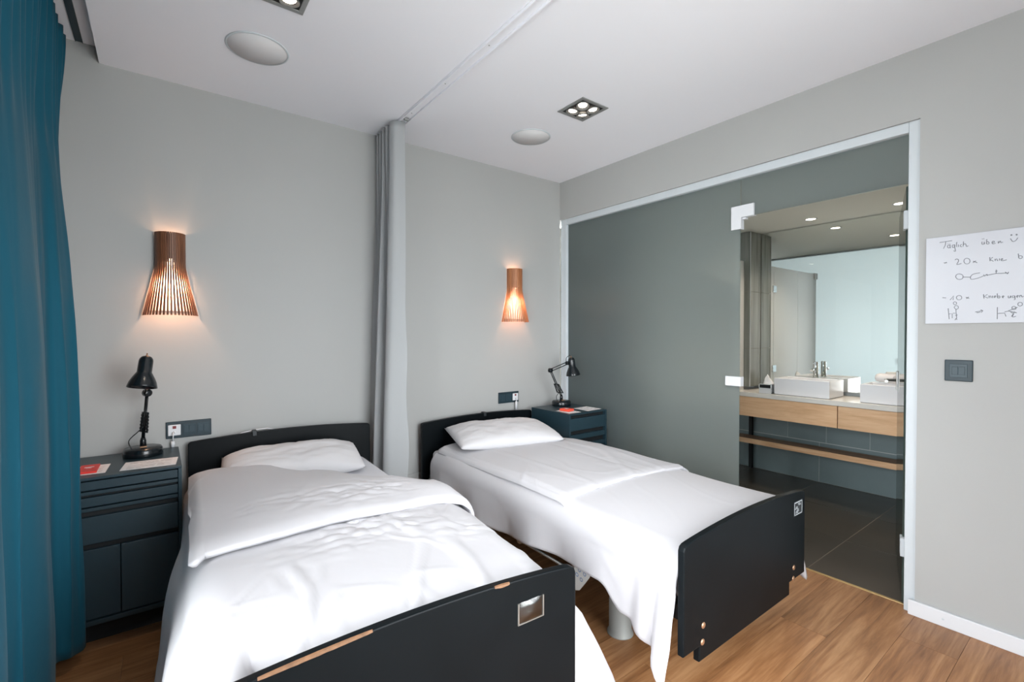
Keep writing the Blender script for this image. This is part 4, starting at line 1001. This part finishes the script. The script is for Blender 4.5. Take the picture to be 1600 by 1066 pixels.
# ================================================================== BEDSIDE CABINETS
NZ = .745
def cabinet(x0, x1, y0, y1, kind, label):
    """y0 = front, y1 = back"""
    t = thing('bedside_cabinet', label, 'cabinet', ((x0+x1)/2, (y0+y1)/2, 0), 0, 'dark bedside cabinets')
    part('top', B(x0, x1, y0, y1, NZ-.012, NZ, .002), M['cab'], t)
    for a, b in ((x0, x0+.014), (x1-.014, x1)):
        part('side_panel', B(a, b, y0, y1, .115, NZ-.012, .0015), M['cab'], t)
    part('back_panel', B(x0+.014, x1-.014, y1-.01, y1, .115, NZ-.012), M['cab'], t)
    part('core', B(x0+.014, x1-.014, y0+.028, y1-.01, .118, NZ-.013), M['cabin'], t)
    a, b = x0+.0155, x1-.0155
    def front(nm, z0, z1, lip=None):
        o = part(nm, B(a, b, y0+.003, y0+.028, z0, z1, .0015), M['cab'], t)
        if lip: 
            l_ = obj('lip', B(a, b, y0+.001, y0+.028, lip[0], lip[1], .001), M['cab'], o)
        return o
    if kind == 1:
        front('drawer', .691, .727, (.671, .685)); front('drawer', .621, .659, (.601, .615)); front('drawer', .461, .576)
        m_ = (a+b)/2
        part('door', B(a, m_-.0015, y0+.003, y0+.022, .142, .437, .0015), M['cab'], t)
        part('door', B(m_+.0015, b, y0+.003, y0+.022, .142, .437, .0015), M['cab'], t)
    else:
        front('drawer', .613, .706); front('drawer', .545, .582); front('drawer', .478, .508); front('drawer', .412, .441)
        part('door', B(a, b, y0+.003, y0+.022, .142, .375, .0015), M['cab'], t)
    part('bottom', B(x0, x1, y0, y1, .115, .135, .0015), M['cab'], t)
    part('plinth', B(x0+.03, x1-.03, y0+.10, y1-.02, .0005, .115, .002), M['cabin'], t)
    return t
cabinet(-3.247, -2.806, -.482, -.030, 1, 'dark bedside cabinet with two doors beside the teal curtain')
cabinet(-.432, -.022, -.575, -.125, 2, 'dark bedside cabinet with drawers in the corner by the satin glass')
# papers and cards on the cabinets
def flat(name, corners, z, m, label, cat, h=.0008, parent=None):
    bm = bmesh.new(); prism(bm, corners, 'z', z, z+h)
    o = obj(name, bm, m, parent)
    if label: tag(o, label, cat)
    return o
def print_lines(parent, c, z, rows, m, mg=.12, fill=.8, seed=1):
    random.seed(seed); bm = bmesh.new()
    P = [Vector((x, y, 0)) for x, y in c]
    def at(u, v): return P[0].lerp(P[1], u).lerp(P[3].lerp(P[2], u), v)
    for k in range(rows):
        v = mg+(1-2*mg)*k/max(1, rows-1)
        u = mg
        while u < 1-mg-.1:
            w = random.uniform(.12, .34)
            if random.random() < fill:
                a, b = at(u, v), at(min(1-mg, u+w), v); hh = (at(.5, .02)-at(.5, 0))*.9
                prism(bm, [(a.x, a.y), (b.x, b.y), (b.x+hh.x, b.y+hh.y), (a.x+hh.x, a.y+hh.y)], 'z', z, z+.0002)
            u += w+.04
    o = obj('print', bm, m, parent); return o
z = NZ+.0006
c = [(-3.185, -.415), (-3.078, -.425), (-3.070, -.255), (-3.176, -.245)]
p_ = flat('leaflet', c, z, M['paper'], 'small white leaflet under the red card on the near cabinet', 'leaflet'); print_lines(p_, c, z+.001, 9, M['ink'], .14, .8, 2)
c = [(-3.172, -.402), (-3.108, -.408), (-3.106, -.268), (-3.170, -.262)]
p_ = flat('red_card', c, z+.0016, M['red'], 'red card lying on a white leaflet on the near cabinet', 'card', .008)
bm = bmesh.new(); box(bm, -3.155, -3.122, -.322, -.312, z+.0097, z+.0100); box(bm, -3.148, -3.130, -.336, -.331, z+.0097, z+.0100); obj('print', bm, M['paper'], p_)
c = [(-3.030, -.432), (-2.828, -.452), (-2.815, -.296), (-3.015, -.276)]
p_ = flat('paper_sheet', c, z, M['paper'], 'white printed sheet at the front right of the near cabinet top', 'paper'); print_lines(p_, c, z+.001, 10, M['ink'], .1, .75, 5)
c = [(-.404, -.545), (-.285, -.550), (-.283, -.395), (-.400, -.385)]
p_ = flat('leaflet', c, z, M['paper'], 'small white leaflet under the orange red packet on the far cabinet', 'leaflet'); print_lines(p_, c, z+.001, 8, M['ink'], .14, .8, 8)
bm = bmesh.new(); box(bm, -.035, .035, -.045, .045, 0, .018, .004); 
rp = obj('red_packet', bm, mat('orange_red_packet', srgb(226, 82, 60), .4)); rp.location = (-.338, -.445, z+.0014); rp.rotation_euler = (0, 0, .2)
bm = bmesh.new(); box(bm, -.018, .018, -.012, .012, .0179, .0184); obj('print', bm, M['paper'], rp)
tag(rp, 'small orange red packet lying on the far cabinet leaflet', 'packet')
c = [(-.205, -.545), (-.040, -.535), (-.045, -.375), (-.205, -.385)]
p_ = flat('paper_sheet', c, z, M['paper'], 'white printed sheet at the front right of the far cabinet top', 'paper'); print_lines(p_, c, z+.001, 10, M['ink'], .12, .8, 9)

# ================================================================== DESK LAMPS
def desk_lamp(base, ang, lower, upper, shade_c, shade_dir, label, disc=1.0):
    """base centre on the cabinet, arm joints in world space"""
    t = thing('desk_lamp', label, 'desk lamp', base, 0, 'black jointed desk lamps')
    bx, by, bz = base
    part('base', L([(0, .0), (.078*disc, .0), (.080*disc, .004), (.079*disc, .032), (.073*disc, .041), (.02, .044), (0, .044)], base, 36), M['lampblk'], t)
    p0 = Vector((bx, by, bz+.044)); p1 = Vector(lower); p2 = Vector(upper)
    part('pivot', L([(0, 0), (.013, 0), (.013, .03), (.009, .045), (0, .045)], p0, 18), M['lampblk'], t)
    part('base_clip', B(bx-.012, bx+.016, by-.03, by-.014, bz+.043, bz+.049, .002), M['copper'], t)
    a = p0+Vector((0, 0, .04)); d = (p1-a).normalized(); side = d.cross(Vector((0, 0, 1)))
    if side.length < .05: side = Vector((1, 0, 0))
    side.normalize()
    bm = bmesh.new()
    for s in (-1, 1): tube(bm, [a+side*.007*s, p1+side*.007*s], .0042, 8)
    la = part('lower_arm', bm, M['lampblk'], t)
    bm = bmesh.new()
    for s in (-1, 1):
        q0 = a+side*.026*s+d*.035; q1 = a+side*.020*s+d*.125; k = 60
        e1 = d.cross(side).normalized()
        tube(bm, [q0.lerp(q1, i/k)+side*.0055*math.cos(i*1.9)+e1*.0055*math.sin(i*1.9) for i in range(k+1)], .0024, 5)
        tube(bm, [a+side*.032*s+d*.033, a+d*.033], .0036, 6); tube(bm, [a+side*.026*s+d*.128, a+d*.128], .0036, 6)
    obj('springs', bm, M['lampblk'], la)
    joint = bmesh.new(); lathe(joint, [(0, -.014), (.017, -.014), (.019, -.010), (.019, .010), (.017, .014), (0, .014)], p1, 20, side.to_track_quat('Z', 'Y').to_matrix().to_4x4())
    part('elbow', joint, M['lampblk'], t)
    d2 = (p2-p1).normalized(); nrm = side.cross(d2).normalized()
    bm = bmesh.new(); tube(bm, [p1+nrm*.010, p2+nrm*.010], .004, 8); tube(bm, [p1-nrm*.010, p2-nrm*.010], .004, 8)
    part('upper_arm', bm, M['lampblk'], t)
    joint = bmesh.new(); lathe(joint, [(0, -.012), (.014, -.012), (.016, -.008), (.016, .008), (.014, .012), (0, .012)], p2, 18, side.to_track_quat('Z', 'Y').to_matrix().to_4x4())
    sc = Vector(shade_c); sd = Vector(shade_dir).normalized()
    tube(joint, [p2, sc-sd*.055], .006, 8)
    part('head_joint', joint, M['lampblk'], t)
    m4 = sd.to_track_quat('Z', 'Y').to_matrix().to_4x4()
    prof = [(.0, -.098), (.012, -.098), (.020, -.094), (.0265, -.084), (.0285, -.074), (.0290, -.020), (.033, -.014), (.044, .006), (.053, .026), (.058, .046), (.0590, .052), (.0570, .052), (.051, .030), (.040, .006), (.0, -.012)]
    s_ = part('shade', L(prof, sc, 36, m4), M['lampblk'], t, True)
    cap = L([(0, -.112), (.003, -.112), (.003, -.100), (.008, -.100), (.009, -.096), (0, -.096)], sc, 12, m4)
    sw = obj('switch', cap, M['copper'], s_, True)
    blb = L([(0, -.01), (.014, .0), (.022, .02), (.018, .036), (0, .044)], sc, 16, m4); obj('bulb', blb, M['white'], s_, True)
    # cable loops at the joints
    bm = bmesh.new()
    q = [p2.lerp(p1, .05), p2-d2*.01+Vector((0, 0, .045)), p2+d2*.03+Vector((0, 0, .055)), sc-sd*.085]
    tube(bm, [cr([tuple(v) for v in q], i/20) for i in range(21)], .0025, 6)
    part('lamp_cable', bm, M['lampblk'], t, True); bm = bmesh.new()
    q = [p0+Vector((-.045, 0, -.006)), p0+Vector((-.055, 0, .035)), p0+Vector((-.02, 0, .075)), a+d*.06]
    tube(bm, [cr([tuple(v) for v in q], i/20) for i in range(21)], .0025, 6)
    part('lamp_cable', bm, M['lampblk'], t, True)
    return t
desk_lamp((-2.953, -.150, NZ+.0005), 0, (-2.935, -.140, 1.055), (-2.930, -.270, 1.140), (-2.944, -.315, 1.150), (-.13, -.22, -1), 'black jointed desk lamp on the near cabinet, arm seen end on under its shade')
desk_lamp((-.172, -.205, NZ+.0005), 0, (-.335, -.250, 1.052), (-.165, -.270, 1.106), (-.125, -.290, 1.055), (.12, -.05, -1), 'black jointed desk lamp on the far cabinet, arm bent in profile before the glass')
